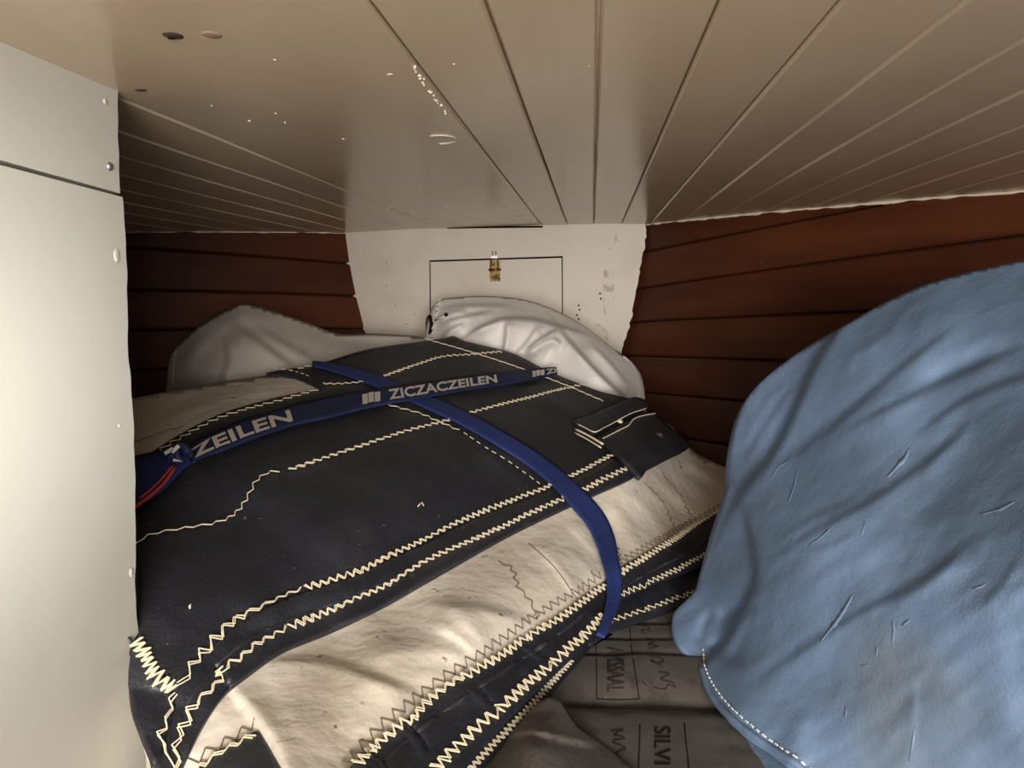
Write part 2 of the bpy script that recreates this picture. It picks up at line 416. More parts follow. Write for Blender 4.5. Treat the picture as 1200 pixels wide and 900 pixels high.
# hull sides in plan: the edge where the ceiling meets the planking
R_top = on_ceiling([748, 800, 850, 900, 1000, 1100, 1200], [263, 258.5, 254, 249.5, 240.5, 231, 222])
L_top = on_ceiling([410, 350, 300, 250, 200, 148], [272.5, 272.5, 272, 272, 271.5, 271])
def plan(pts, extra):
    p = pts[:, :2].copy()
    k = np.polyfit(p[:, 0], p[:, 1], 2)     # smooth Y(X)
    p[:, 1] = np.polyval(k, p[:, 0]); p[0, 1] = max(p[0, 1], p[0, 1])
    return np.vstack([p, extra])
Rp = R_top[:, :2]; Lp = L_top[:, :2]
kr = np.polyfit(Rp[:, 0], Rp[:, 1], 1); kl = np.polyfit(Lp[:, 0], Lp[:, 1], 1)
Rpl = np.array([[x, np.polyval(kr, x)] for x in np.linspace(Rp[0, 0]-.03, Rp[-1, 0], 8)])
Lpl = np.array([[x, np.polyval(kl, x)] for x in np.linspace(Lp[0, 0]+.03, Lp[-1, 0], 8)])
dR = Rpl[-1]-Rpl[-2]; dR /= np.linalg.norm(dR); dL = Lpl[-1]-Lpl[-2]; dL /= np.linalg.norm(dL)
def extend(p, d, curve, toY, n=10):
    out = [p[-1]]; step = 0.16
    for i in range(14):
        a = curve*(i+1)/6.0; a = min(a, 1.0)
        v = d*(1-a)+np.array([0.05*np.sign(d[0]), -1.0])*a; v /= np.linalg.norm(v)
        q = out[-1]+v*step; out.append(q)
        if q[1] < toY: break
    return np.vstack([p, np.array(out[1:])])
Rpl = extend(Rpl, dR, 1.0, -0.35); Lpl = extend(Lpl, dL, 1.0, 0.05)
HD = 0.80                                   # planking height below the ceiling edge
class Hull:
    def __init__(s, pl):
        s.pl = crspline(pl, 0.02); dd = np.linalg.norm(np.diff(s.pl, axis=0), axis=1)
        s.s = np.concatenate([[0], np.cumsum(dd)]); s.L = s.s[-1]
        s.side = np.sign(pl[-1, 0])
    def xy(s, u): return np.stack([np.interp(u, s.s, s.pl[:, i]) for i in (0, 1)], 1)
    def nrm(s, u):
        t = s.xy(np.minimum(u+.03, s.L))-s.xy(np.maximum(u-.03, 0)); t /= np.linalg.norm(t, axis=1)[:, None]
        n = np.stack([-t[:, 1], t[:, 0]], 1)*(-s.side)
        return n                            # points into the boat
    def P(s, u, h, out=0.0):
        u = np.atleast_1d(np.asarray(u, float)); h = np.broadcast_to(np.asarray(h, float), u.shape)
        p = s.xy(u); n = s.nrm(u); inset = 0.05*h+0.20*h*h-np.asarray(out)
        q = p+n*inset[:, None]; z = ZC+zceil(p[:, 0])+.006-h
        return np.stack([q[:, 0], q[:, 1], z], 1)
    def locate(s, px, py, n=260):
        uu, hh = np.meshgrid(np.linspace(0, s.L, n), np.linspace(-.02, HD, n)); P = s.P(uu.ravel(), hh.ravel())
        k = P[:, 1] > .15; q = project(P); q[~k] = 1e6; r = []
        for x, y in zip(px, py):
            i = np.argmin((q[:, 0]-x)**2+(q[:, 1]-y)**2); r.append((uu.ravel()[i], hh.ravel()[i]))
        return np.array(r)
HR = Hull(Rpl); HL = Hull(Lpl)
chk = HR.nrm(np.array([.4]))[0]; assert chk[1] < 0

def build_hull(name, H, seams, plugs, mats, label):
    root = empty(name, (*H.xy(np.array([H.L/2]))[0], ZC-.5)); tag(root, label, 'hull side', kind='structure')
    fits = []
    for sm in seams:
        a = np.array(sm, float); q = H.locate(a[:, 0], a[:, 1]); k = np.polyfit(q[:, 0], q[:, 1], 1); fits.append(k)
    us = np.linspace(0, H.L, 70); vis = H.locate([seams[1][-1 if H.side > 0 else 0][0]], [seams[1][-1 if H.side > 0 else 0][1]])[0, 0]
    hs = []
    for k in fits:                          # follow the seen seam, run parallel to the sheer further aft
        hs.append(np.polyval(k, np.minimum(us, vis*1.15)))
    hs = np.array(hs)
    lowest = hs[-1]; ext = []
    w = np.clip(np.mean(hs[-1]-hs[-2]), .07, .12)
    rows = [np.zeros_like(us)-.015]+list(hs)
    while rows[-1].max() < HD-.02: rows.append(rows[-1]+w)
    rows = [np.clip(r, -.015, HD+.1) for r in rows]
    planks = []
    g = .0016; b = .0045; t = .014
    for i in range(len(rows)-1):
        a = rows[i]; c = np.maximum(rows[i+1], a+.002); prof = []
        gg = np.minimum(g, (c-a)*.2); bb = np.minimum(b, (c-a)*.25)
        for (hh, oo) in ((a+gg, t), (a+gg, .004), (a+gg+bb, 0.0), (c-gg-bb, 0.0), (c-gg, .004), (c-gg, t)): prof.append(H.P(us, hh, np.full(us.shape, oo)))
        V = np.concatenate(prof); n = len(us); Fc = []
        for k in range(6):
            k2 = (k+1) % 6
            for j in range(n-1):
                f = (k*n+j, k*n+j+1, k2*n+j+1, k2*n+j); Fc.append(f if H.side < 0 else f[::-1])
        Fc += [tuple(k*n for k in range(6)), tuple(k*n+n-1 for k in range(5, -1, -1))]
        planks.append(sharp(link('plank', V, Fc, mats[i % len(mats)], root)))
    hb = [(h, t+.001) for h in np.linspace(-.02, HD+.1, 16)]+[(h, .03) for h in np.linspace(HD+.1, -.02, 16)]
    V = np.concatenate([H.P(us, np.full(us.shape, h), np.full(us.shape, o)) for h, o in hb]); n = len(us); m = len(hb)
    Fc = [(k*n+j, k*n+j+1, ((k+1) % m)*n+j+1, ((k+1) % m)*n+j) for k in range(m) for j in range(n-1)]
    link('backing', V, Fc, 'gap', root)
    for (x, y, r) in plugs:
        u, h = H.locate([x], [y])[0]; i = 0
        for j in range(len(rows)-1):
            if np.interp(u, us, rows[j]) <= h: i = j
        c = H.P([u], h)[0]; n2 = H.nrm(np.array([u]))[0]
        disc('plug', c, (n2[0], n2[1], -.2), r, r*1.25, (0, 0, 1), 'hole', planks[min(i, len(planks)-1)], .0012, 10)
    return root
build_hull('wall_right', HR,
    [[(747, 297), (800, 286), (850, 275), (938, 260)], [(741, 338), (830, 327), (960, 309.5), (1069, 292), (1200, 272)],
     [(728, 378), (852, 374), (960, 366.5), (1015, 364)], [(738, 418), (821, 420), (900, 422.5)], [(745, 460), (821, 465.5), (870, 471)], [(808, 515.6), (857, 523)]],
    [(897, 279, .005), (893, 308, .005), (886, 332, .004), (878, 362, .004), (870, 382, .005), (860, 412, .006), (828, 480, .006)],
    ['wood', 'wood2', 'wood', 'wood2', 'wood', 'wood3'], 'varnished mahogany planking of the hull beside the blue bag')
build_hull('wall_left', HL,
    [[(217, 293), (321, 303), (414, 308.5)], [(153, 339), (295, 343), (424, 347)], [(205, 386), (436, 385)]],
    [(265, 307, .004), (301, 333, .007), (415, 339, .003)],
    ['wood', 'wood3', 'wood2'], 'shaded mahogany planking of the hull behind the white partition')

# ---- ceiling: painted planks, each with bevelled edges, ending on the hull sides
def hull_Y(X):
    X = np.atleast_1d(np.asarray(X, float)); out = np.full(X.shape, YB+.004)
    for H in (HR, HL):
        p = H.pl; o = np.argsort(p[:, 0]) ; xs = p[o, 0]; ys = p[o, 1]
        k = (X > xs[0]) if H.side > 0 else (X < xs[-1])
        out[k] = np.minimum(out[k], np.interp(X[k], xs, ys)+.004)
    return out
ceil_root = empty('ceiling', (0, 1.0, ZC+.2)); tag(ceil_root, 'low cream painted tongue and groove deckhead', 'ceiling', kind='structure')
joints = [0.006]
while joints[-1] < 1.34: joints.append(joints[-1]+.0826)
lj = [-.073, -.152, -.466]
while lj[-1] > -1.36: lj.append(lj[-1]-.088)
J = sorted(lj+joints); planks_c = []
for a, b in zip(J[:-1], J[1:]):
    g = .0010; bv = .0026; t = .016
    nx = 3 if b-a < .2 else 9
    xs = [a+g, a+g]+list(np.linspace(a+g+bv, b-g-bv, nx))+[b-g, b-g]; zs = [t, .0035]+[0]*nx+[.0035, t]
    ye = hull_Y(np.array(xs)); y0 = -.32; V = []
    if ye.max() < y0+.1: continue
    ny = 14; ds = np.linspace(0, 1, ny)
    for d in ds:
        for x, z, e in zip(xs, zs, ye):
            yy = y0+(e-y0)*d
            wav = .0007*math.sin(yy*9+a*40)*math.sin(yy*3.1+a*17)
            V.append((x, yy, ZC+float(zceil(x))+z+wav))
    m = len(xs); Fc = [(i*m+k, (i+1)*m+k, (i+1)*m+(k+1) % m, i*m+(k+1) % m) for i in range(ny-1) for k in range(m)]
    Fc += [tuple(range(m)), tuple(range((ny-1)*m+m-1, (ny-1)*m-1, -1))]
    planks_c.append(((a, b), sharp(link('plank', V, Fc, 'deck', ceil_root), 30)))
xs = np.linspace(-1.4, 1.42, 30); V = []; Fc = []
for x in xs:
    for y in (-.4, 2.4):
        for z in (.0155, .04): V.append((x, y, ZC+float(zceil(x))+z))
for i in range(len(xs)-1):
    a = i*4; Fc += [(a, a+4, a+6, a+2), (a+1, a+3, a+7, a+5), (a, a+1, a+5, a+4), (a+2, a+6, a+7, a+3)]
link('deck', V, Fc, 'deck', ceil_root)
def cplank(X):
    for (a, b), o in planks_c:
        if a <= X <= b: return o
    return planks_c[0][1]
def ceil_mark(name, px, py, wx, wy, material, th=.0008):
    p = on_ceiling([px], [py])[0]; disc(name, p, (0, 0, -1), wx, wy, (0, 1, 0), material, cplank(p[0]), th, 12)
ceil_mark('screw_hole', 203, 42, .0075, .0085, 'hole'); ceil_mark('screw_hole', 248, 41, .0075, .0085, 'putty')
ceil_mark('screw_hole', 201, 43.2, .004, .003, 'gap', .0016)
ceil_mark('slot', 165, 105.5, .006, .004, 'hole')
for (x, y, wx, wy) in ((322, 70, .003, .002), (457, 87, .006, .003), (455, 87.5, .003, .004), (292, 142, .003, .002), (323, 133, .002, .002), (334, 144, .002, .002), (402, 163, .004, .003), (471, 174, .002, .002), (536, 184, .004, .0022), (532, 75, .0025, .0015), (654, 126, .0035, .002), (248, 124, .0015, .0015), (690, 77, .0015, .0015), (349, 193, .004, .002)):
    ceil_mark('paint_chip', x, y, wx*.5, wy*.5, 'chip', .0005)
for (x, y) in ((460, 244), (480, 250), (523, 243), (498, 255), (552, 254), (591, 240.5), (598, 247), (607, 252.5)): ceil_mark('filled_screw', x, y, .014, .008, 'stain')
rp = on_ceiling(*np.array([(515+20*math.cos(a), 163+5*math.sin(a)) for a in np.linspace(-2.2, 1.6, 22)]).T); rp[:, 2] -= .0006
mb = MB(); mb.tube(rp, .0007, 4); mb.build('ring_scratch', 'chip', cplank(rp[0, 0]))
for i in range(26):                         # flaked paint along the joint
    t_ = random.random(); x = 484+t_*42; y = 76+t_*60; p = on_ceiling([x+random.uniform(-3, 1)], [y+random.uniform(-1, 2)])[0]
    disc('paint_flake', p, (random.uniform(-.5, .5), random.uniform(-.5, .5), -1), random.uniform(.0006, .0018), random.uniform(.0006, .0018), (0, 1, 0), 'chip', cplank(p[0]), .001, 6)

# painted bead where the deckhead meets the planking
def bead(name, H, u0, u1, label, r0):
    us = np.arange(u0, u1, .006); p = H.P(us, np.full(us.shape, .012), np.full(us.shape, -.001))
    r = r0*(1+.9*vnoise(us*38, us*0)+.5*vnoise(us*120, us*0+3)); p[:, 2] = ZC+zceil(H.xy(us)[:, 0])-.001+.003*vnoise(us*50, us*0+9)
    mb = MB(); mb.tube(p, np.maximum(r, .0008), 6); tag(mb.build(name, 'bead', None), label, 'paint bead', kind='structure')
bead('trim_1', HR, 0.03, HR.L*.75, 'cream paint bead along the top of the right hull planking', .0032)
bead('trim_2', HL, 0.03, HL.L*.6, 'cream paint bead along the top of the left hull planking', .0016)

# ---- forward bulkhead with hatch
WB = empty('wall_back', (-.3, YB, ZC-.4)); tag(WB, 'cream painted bulkhead across the bow, with a hatch', 'bulkhead', kind='structure')
def bk(px, py): return at_Y(px, py, np.full(len(np.atleast_1d(px)), YB))
hx0, hx1 = 503, 659.5
hp = bk([hx0, hx1, hx1+1, hx0+1.5], [305, 300, 440, 440])
left_e = [(410, 268), (411.5, 290), (416, 315), (421, 340), (428, 365), (437, 392), (452, 430), (470, 470)]
right_e = [(748, 258), (747, 285), (741, 315), (735, 345), (730, 375), (723, 401), (712, 435), (695, 470)]
LE = crspline(left_e, 4.0); RE = crspline(right_e, 4.0); LE[:, 0] -= 9; RE[:, 0] += 9
LE[:, 0] += vnoise(LE[:, 1]*.15, LE[:, 1]*0)*1.2; RE[:, 0] += vnoise(RE[:, 1]*.22, RE[:, 1]*0+5)*3.0
def slab(name, loop, parent, material, th=.02, bev=0.0):
    n = len(loop); f = np.array(loop); bkp = f+np.array([0, th, 0])
    V = list(f)+list(bkp); Fc = [tuple(range(n)), tuple(range(2*n-1, n-1, -1))]+[(i, i+n, (i+1) % n+n, (i+1) % n) for i in range(n)]
    return link(name, V, Fc, material, parent, smooth=False)
yt = [(hx0, 258), (hx1, 258)]
slab('panel', list(bk(LE[:, 0], LE[:, 1]))+list(bk([hx0+1.5, hx0+.75, hx0, hx0], [470, 400, 305, 258])), WB, 'bulk')
slab('panel', list(bk([hx1, hx1, hx1+.5, hx1+1], [258, 300, 400, 470]))+list(bk(RE[::-1, 0], RE[::-1, 1])), WB, 'bulk')
slab('panel', list(bk([hx0, hx0, hx1, hx1], [258, 305, 300, 258])), WB, 'bulk')
slab('panel', list(bk([hx0+1.5, hx0+1.5, hx1+1, hx1+1], [440, 470, 470, 440])), WB, 'bulk')
e0 = at_Y(np.array([400., 760, 760, 400]), np.array([250., 250, 480, 480]), np.full(4, YB+.03)); slab('backing', list(e0), WB, 'gap', .01)
DR = empty('door_1', hp.mean(0)); tag(DR, 'small rectangular hatch door set in the cream bulkhead', 'hatch', kind='structure')
dp = bk([hx0+1.6, hx1-1.4, hx1-.4, hx0+3.0], [307, 302.2, 439, 439]); slab('door_panel', list(dp), DR, 'bulk', .016)
# toggle latch
mb = MB(); c = bk([580], [313])[0]; px1 = YB/F
mb.box(c+[0, -.002, -.012], (12*px1, .004, 24*px1)); mb.box(c+[0, -.006, -.016], (7*px1, .008, 15*px1))
lt = mb.build('latch', 'brass', DR, False)
mb = MB(); mb.tube([c+[-.010, -.008, -.004], c+[-.010, -.010, .024], c+[.010, -.010, .024], c+[.010, -.008, -.004]], .0022, 6); mb.build('latch_loop', 'brass', lt)
mb = MB(); mb.box(c+[.0, -.004, .030], (8*px1, .006, 3*px1)); mb.tube([c+[-.005, -.004, .032], c+[-.005, -.008, .048]], .0018, 6); mb.tube([c+[.005, -.004, .032], c+[.005, -.008, .048]], .0018, 6); mb.build('latch_catch', 'steel', lt, False)
mb = MB(); mb.tube([c+[-.018, -.009, -.008], c+[.019, -.009, -.008]], .004, 8); mb.build('latch_pin', 'brass', lt)
# gap under the deckhead, hinge-side shadow gap, old glue strip and pencil marks
g0 = bk([524, 636, 636, 524], [265.6, 264.6, 266.8, 268.0]); g0[:, 1] -= .003; slab('gap_strip', list(g0), WB, 'gap', .004)
def blot(name, pxy, material, lift=.0012):
    a = crspline(pxy, 2.0, True); q = bk(a[:, 0], a[:, 1]); q[:, 1] -= lift; slab(name, list(q), WB, material, lift)
blot('glue_residue', [(708, 317), (720, 316), (719, 326), (713, 329), (708, 325)], 'stain')
blot('glue_residue', [(707, 333), (719, 333), (719, 341), (713, 342), (707, 340)], 'stain')
blot('glue_residue', [(722, 273), (724, 282), (722, 288), (720, 282)], 'stain')
blot('glue_residue', [(707, 345), (709, 346), (710, 372), (708, 371)], 'stain')
blot('glue_residue', [(698, 378), (712, 388), (712, 398), (704, 393)], 'stain')
for (x, y) in ((678, 358), (679, 363), (676, 369), (678, 374), (703, 344), (704, 350)): blot('chip_mark', [(x-1, y-1.2), (x+1, y-1), (x+1.2, y+1.3), (x-.8, y+1)], 'hole')
for (x, y) in ((715, 292), (551, 300), (453, 308), (453, 335), (463, 358), (486, 368), (476, 380)): blot('nail_hole', [(x-.7, y), (x, y-.8), (x+.7, y), (x, y+.8)], 'hole')
blot('worn_spot', [(500, 372), (504, 368), (506, 378), (503, 393), (499, 386)], 'hole', .003)

# ---- painted partition on the near left
XP = -0.452
WP = empty('wall_near_left', (XP, .3, ZC-.5)); tag(WP, 'white painted partition of two boards at the near left', 'partition', kind='structure')
def board(name, top, bot, edge, X, th):
    e = crspline(edge, 8.0); e[:, 0] += vnoise(e[:, 1]*.05, e[:, 1]*0)*1.6
    r = at_X(e[:, 0], e[:, 1], np.full(len(e), X)); y0 = -.33
    f = [np.array([X, y0, r[0, 2]+top])]+list(r)+[np.array([X, y0, r[-1, 2]+bot])]
    n = len(f); f = np.array(f); fi = f.copy(); b = .0025
    ctr = np.array([X, .3, f[:, 2].mean()])
    V = list(f); V2 = f.copy(); V2[:, 0] -= b; V2[1:-1, 1] += b; V3 = V2.copy(); V3[:, 0] = X-th
    V = list(f)+list(V2)+list(V3)
    Fc = [tuple(range(n))]+[(i+k*n, i+(k+1)*n, (i+1) % n+(k+1)*n, (i+1) % n+k*n) for i in range(n) for k in (0, 1)]+[tuple(range(3*n-1, 2*n-1, -1))]
    return link(name, V, Fc, 'paint', WP, smooth=False)
ub = board('board', .004, .045, [(138, 92), (138.5, 150), (140.5, 226.5)], XP, .02)
lb = board('board', .040, 0, [(143.5, 231), (146, 260), (149, 330), (150, 400), (155, 470), (157.5, 520), (158.5, 600), (159, 700), (163, 760), (170, 850), (180, 1000)], XP+.002, .022)
def wp_mark(name, px, py, r, material, parent, th=.001, ry=None):
    p = at_X([px], [py], np.array([XP+(.002 if parent is lb else 0)]))[0]; disc(name, p, (1, 0, 0), r, ry or r, (0, 0, 1), material, parent, th, 12)
wp_mark('screw', 128.5, 195, .0035, 'steel', ub, .002, .0045); wp_mark('screw', 123, 119, .0028, 'stain', ub, .001)
wp_mark('filled_screw', 137, 300, .005, 'paint', lb, .0010, .007); wp_mark('filled_screw', 140, 499, .002, 'paint', lb, .0009); wp_mark('filled_screw', 154, 671, .0035, 'paint', lb, .0010, .005)
# unseen panel added to keep light out of the space behind the partition
mb = MB(); mb.box((-.98, .02, ZC-.2), (1.06, .02, .86)); tag(mb.build('wall_light_block', 'paint', None, False), 'unseen panel added behind the partition to keep light out', 'wall', kind='structure')

# ---- berth base and cushions
mb = MB(); mb.box((-.1, 1.0, ZC-.60), (2.9, 2.8, .02)); tag(mb.build('floor', 'wood3', None, False), 'wooden berth base under the cushions', 'berth base', kind='structure')
ZM = -0.475
def z_rear(X, Y):
    z = np.full(np.shape(X), ZC+ZM)
    for y0, d in ((1.03, .0045), (.98, .0045), (.937, .0055), (1.1, .004), (1.2, .004)): z = z-d*np.exp(-((Y-y0-.004*np.sin(X*9))/.006)**2)
    z = z+.0045*vnoise(X*14, Y*22)+.002*vnoise(X*40, Y*60)
    q = np.clip((.905-Y)/.068, 0, 1); return z-.052*(1-np.sqrt(np.clip(1-q*q, 0, 1)))
def z_front(X, Y):
    z = np.full(np.shape(X), ZC+ZM-.012)+.0035*vnoise(X*12+5, Y*18)+.002*vnoise(X*40, Y*50)
    q = np.clip((Y-.80)/.052, 0, 1); return z-.03*(1-np.sqrt(np.clip(1-q*q, 0, 1)))
def cushion(name, zf, ys, xl, xr, nx, label):
    V = []; nyy = len(ys)
    for y in ys:
        x = np.linspace(xl(y), xr(y), nx); z = zf(x, np.full(nx, y)); V += [(a, y, c) for a, c in zip(x, z)]
    Fc = [(j*nx+i, j*nx+i+1, (j+1)*nx+i+1, (j+1)*nx+i) for j in range(nyy-1) for i in range(nx-1)]
    loop = list(range(nx))+[j*nx+nx-1 for j in range(1, nyy)]+[(nyy-1)*nx+i for i in range(nx-2, -1, -1)]+[j*nx for j in range(nyy-2, 0, -1)]
    n0 = len(V); V += [(V[i][0], V[i][1], ZC-.588) for i in loop]; m = len(loop)
    Fc += [(loop[i], n0+i, n0+(i+1) % m, loop[(i+1) % m]) for i in range(m)]+[tuple(range(n0+m-1, n0-1, -1))]
    return tag(link(name, V, Fc, 'cushion'), label, 'cushion')
def hull_x(H, y):
    us = np.linspace(0, H.L, 200); p = H.P(us, .70); o = np.argsort(p[:, 1]); return float(np.interp(y, p[o, 1], p[o, 0]))
rear_c = cushion('berth_cushion', z_rear, np.concatenate([np.linspace(.838, .906, 14), np.linspace(.91, 1.25, 90), np.linspace(1.27, 2.2, 30)]), lambda y: hull_x(HL, y)+.05, lambda y: hull_x(HR, y)-.05, 160, 'worn brown berth cushion with rolled front edge, under the folded sail')
front_c = cushion('berth_cushion', z_front, np.concatenate([np.linspace(-.30, .6, 30), np.linspace(.61, .834, 40)]), lambda y: XP+.012, lambda y: min(hull_x(HR, y)-.05, 1.15), 150, 'worn brown berth cushion with bold printed capitals in the foreground')
SR = Plane(z_rear); SF = Plane(z_front)

# ================================================================== THE THINGS
# ---- folded sail
def Yz(px, py, z): d = rays([px], [py])[0]; return z/d[2]
C = [(530, 398, 1.80), (470, 404, 1.75), (430, 414, 1.70), (370, 430, 1.60), (310, 440, 1.50), (240, 452, 1.40), (160, 466, 1.27), (90, 480, 1.2),
     (600, 416, 1.78), (640, 437, 1.74), (700, 460, 1.70), (745, 475, 1.68), (790, 500, 1.66), (835, 540, 1.66), (858, 556, 1.64),
     (160, 545, .98), (100, 560, .95), (205, 515, 1.07), (262, 486, 1.20), (372, 458, 1.42), (460, 450, 1.48), (560, 450, 1.56),
     (160, 650, .765), (163, 700, .70), (160, 740, .66), (152, 800, .62), (160, 860, .585), (180, 893, .57), (200, 800, .636), (110, 620, .83),
     (300, 520, 1.08), (300, 600, .91), (300, 700, .77), (400, 550, 1.06), (500, 500, 1.28), (500, 560, 1.11), (600, 500, 1.38), (600, 550, 1.25), (680, 520, 1.42), (400, 640, .90), (230, 580, .91), (240, 700, .73), (230, 780, .665),
     (500, 640, 1.0), (450, 712, .865), (390, 742, .80), (600, 628, 1.09), (690, 585, 1.23), (741, 560, 1.32), (330, 767, .735), (260, 818, .655), (215, 890, .59), (205, 940, .57),
     (800, 545, 1.55), (790, 600, 1.40), (700, 630, 1.16),
     ] + [(x, y, Yz(x, y, z)) for x, y, z in (
     (845, 600, -.428), (780, 640, -.425), (720, 667, -.420), (660, 705, -.418), (600, 742, -.417), (500, 810, -.417), (420, 880, -.417), (400, 930, -.413),
     (838, 640, -.446), (780, 680, -.447), (720, 709, -.447), (700, 742, -.449), (640, 800, -.449), (580, 860, -.449), (540, 900, -.449), (500, 945, -.447),
     (550, 725, -.390), (650, 655, -.388), (450, 770, -.393), (350, 840, -.397), (300, 890, -.407), (290, 940, -.415))]
sail_cr = [
    ([(307, 773), (383, 775), (450, 797), (493, 812)], .012, 34, 'fold'),
    ([(268, 805), (300, 845), (318, 872), (332, 905), (340, 930)], -.008, 24, 'step!'),
    ([(491, 704), (557, 710), (603, 721), (628, 731)], .012, 26, 'fold'),
    ([(676, 702), (650, 665), (620, 637)], .010, 24, 'fold'),
    ([(430, 760), (500, 760), (560, 772)], .005, 12, 'ridge'), ([(520, 700), (560, 740), (575, 765)], .004, 10, 'ridge'), ([(660, 640), (690, 665), (702, 690)], .005, 9, 'ridge'),
    ([(735, 572), (765, 597), (785, 625)], .012, 12, 'fold'), ([(752, 565), (780, 588), (800, 615)], .014, 12, 'fold'), ([(768, 558), (800, 580), (820, 604)], .014, 12, 'fold'), ([(700, 655), (680, 630), (668, 612)], .008, 14, 'fold'), ([(560, 770), (530, 745), (505, 735)], .008, 16, 'fold'),
    ([(712, 582), (738, 612), (752, 645)], .010, 14, 'fold'), ([(700, 600), (720, 630), (730, 655)], -.004, 7, 'ridge'),
    ([(800, 538), (830, 555), (855, 575)], .010, 7, 'ridge'), ([(815, 536), (840, 550), (858, 562)], -.008, 6, 'ridge'), ([(790, 545), (825, 565), (848, 588)], -.005, 6, 'ridge'),
    # navy creases
    ([(205, 790), (260, 745), (330, 715), (420, 690), (520, 645), (640, 590), (735, 548)], .0035, 8, 'ridge'),
    ([(180, 500), (260, 465), (340, 452)], .010, 7, 'ridge'), ([(165, 490), (240, 466), (300, 456)], -.008, 7, 'ridge'), ([(165, 530), (230, 495), (300, 470)], .006, 6, 'ridge'),
    ([(330, 640), (420, 610), (520, 600)], .005, 22, 'ridge'), ([(200, 700), (300, 660), (380, 640)], -.005, 26, 'ridge'), ([(180, 560), (260, 560), (330, 590)], .008, 26, 'ridge'),
    ([(560, 428), (600, 450), (660, 480), (720, 510)], .010, 8, 'ridge'), ([(590, 425), (640, 452), (700, 480)], -.008, 7, 'ridge'), ([(520, 500), (580, 540), (640, 580)], .006, 10, 'step'),
    ([(300, 545), (380, 520), (470, 500)], .006, 16, 'ridge'),
    # band pleats
    ([(470, 850), (490, 870), (500, 890)], .004, 6, 'step'), ([(545, 800), (570, 825), (585, 845)], .004, 6, 'step'), ([(610, 752), (640, 778), (650, 790)], .004, 6, 'step'),
    ([(660, 722), (675, 745), (682, 756)], .003, 5, 'step'), ([(740, 660), (752, 680), (758, 694)], .003, 5, 'step'), ([(775, 640), (790, 660), (796, 672)], .003, 5, 'step'), ([(420, 885), (445, 900), (460, 930)], .004, 7, 'step'),
]
SAIL = Surf(C, sail_cr, [(60, 30, .5, .0022), (22, 14, -.6, .0010), (150, 70, .3, .004)])
FS = empty('folded_sail', (-.2, 1.05, ZC+ZM)); tag(FS, 'folded navy and cream sail with zigzag stitching, lashed on the berth', 'sail')
body_poly = [(90, 482), (160, 466), (240, 451), (310, 440), (370, 431), (430, 415), (490, 406), (530, 400), (600, 418), (640, 438), (700, 462), (745, 476), (790, 502), (812, 528), (835, 541), (860, 554),
             (864, 575), (854, 598), (843, 632), (826, 655), (776, 671), (716, 697), (692, 726), (632, 784), (571, 844), (530, 884), (490, 935), (400, 950), (290, 950), (215, 935), (178, 900), (164, 862), (156, 830), (155, 795), (161, 760), (164, 735), (166, 700), (163, 655), (140, 620), (110, 600), (92, 560)]
body = patch('cream_panel', body_poly, SAIL, 0.0, 5.0, 'cream', FS, skirt=ZM, bulge=lambda v: -.6 if (v[1] > 620) else .5)
cover_poly = [(100, 585), (135, 564), (160, 547), (205, 516), (262, 487), (320, 470), (366, 460), (374, 458), (368, 454), (346, 445), (312, 440), (372, 429), (430, 412), (490, 403), (524, 398), (531, 396), (545, 402), (600, 416), (640, 436), (700, 460), (748, 474), (756, 500), (752, 542), (741, 561),
              (690, 585), (600, 628), (520, 673), (450, 713), (390, 742), (330, 767), (290, 795), (262, 818), (240, 850), (222, 885), (208, 920), (204, 945), (180, 940), (178, 905), (165, 868), (153, 832), (151, 790), (157, 760), (160, 735), (163, 700), (160, 650), (140, 622), (115, 612)]
cover = patch('navy_panel', cover_poly, SAIL, .0050, 4.5, 'navy', FS, thick=.0045)
tape = [(178, 905), (190, 870), (206, 812), (218, 792), (240, 765), (272, 738), (302, 721), (350, 699), (400, 682), (450, 661), (500, 639), (560, 609), (635, 582), (690, 557), (730, 535), (752, 542), (741, 561),
        (690, 585), (600, 628), (520, 673), (450, 713), (390, 742), (330, 767), (290, 795), (262, 818), (240, 850), (222, 885), (208, 920), (204, 945), (190, 945)]
patch('navy_edge_tape', tape, SAIL, .0072, 4.0, 'band', FS, thick=.0035)
patch('navy_corner_fold', [(153, 832), (151, 790), (157, 762), (161, 757), (175, 778), (203, 815), (190, 868), (178, 900), (165, 868)], SAIL, .0078, 4.0, 'band', FS, thick=.003)
band1 = [(404, 912), (440, 874), (480, 841), (520, 811), (560, 784), (600, 757), (650, 726), (706, 684), (721, 671), (780, 637), (850, 597), (848, 640), (826, 664), (780, 681), (724, 707), (712, 722), (700, 743), (640, 801), (580, 861), (545, 902), (500, 950), (395, 952)]
patch('navy_luff_band', band1, SAIL, .005, 4.0, 'band', FS, thick=.005)
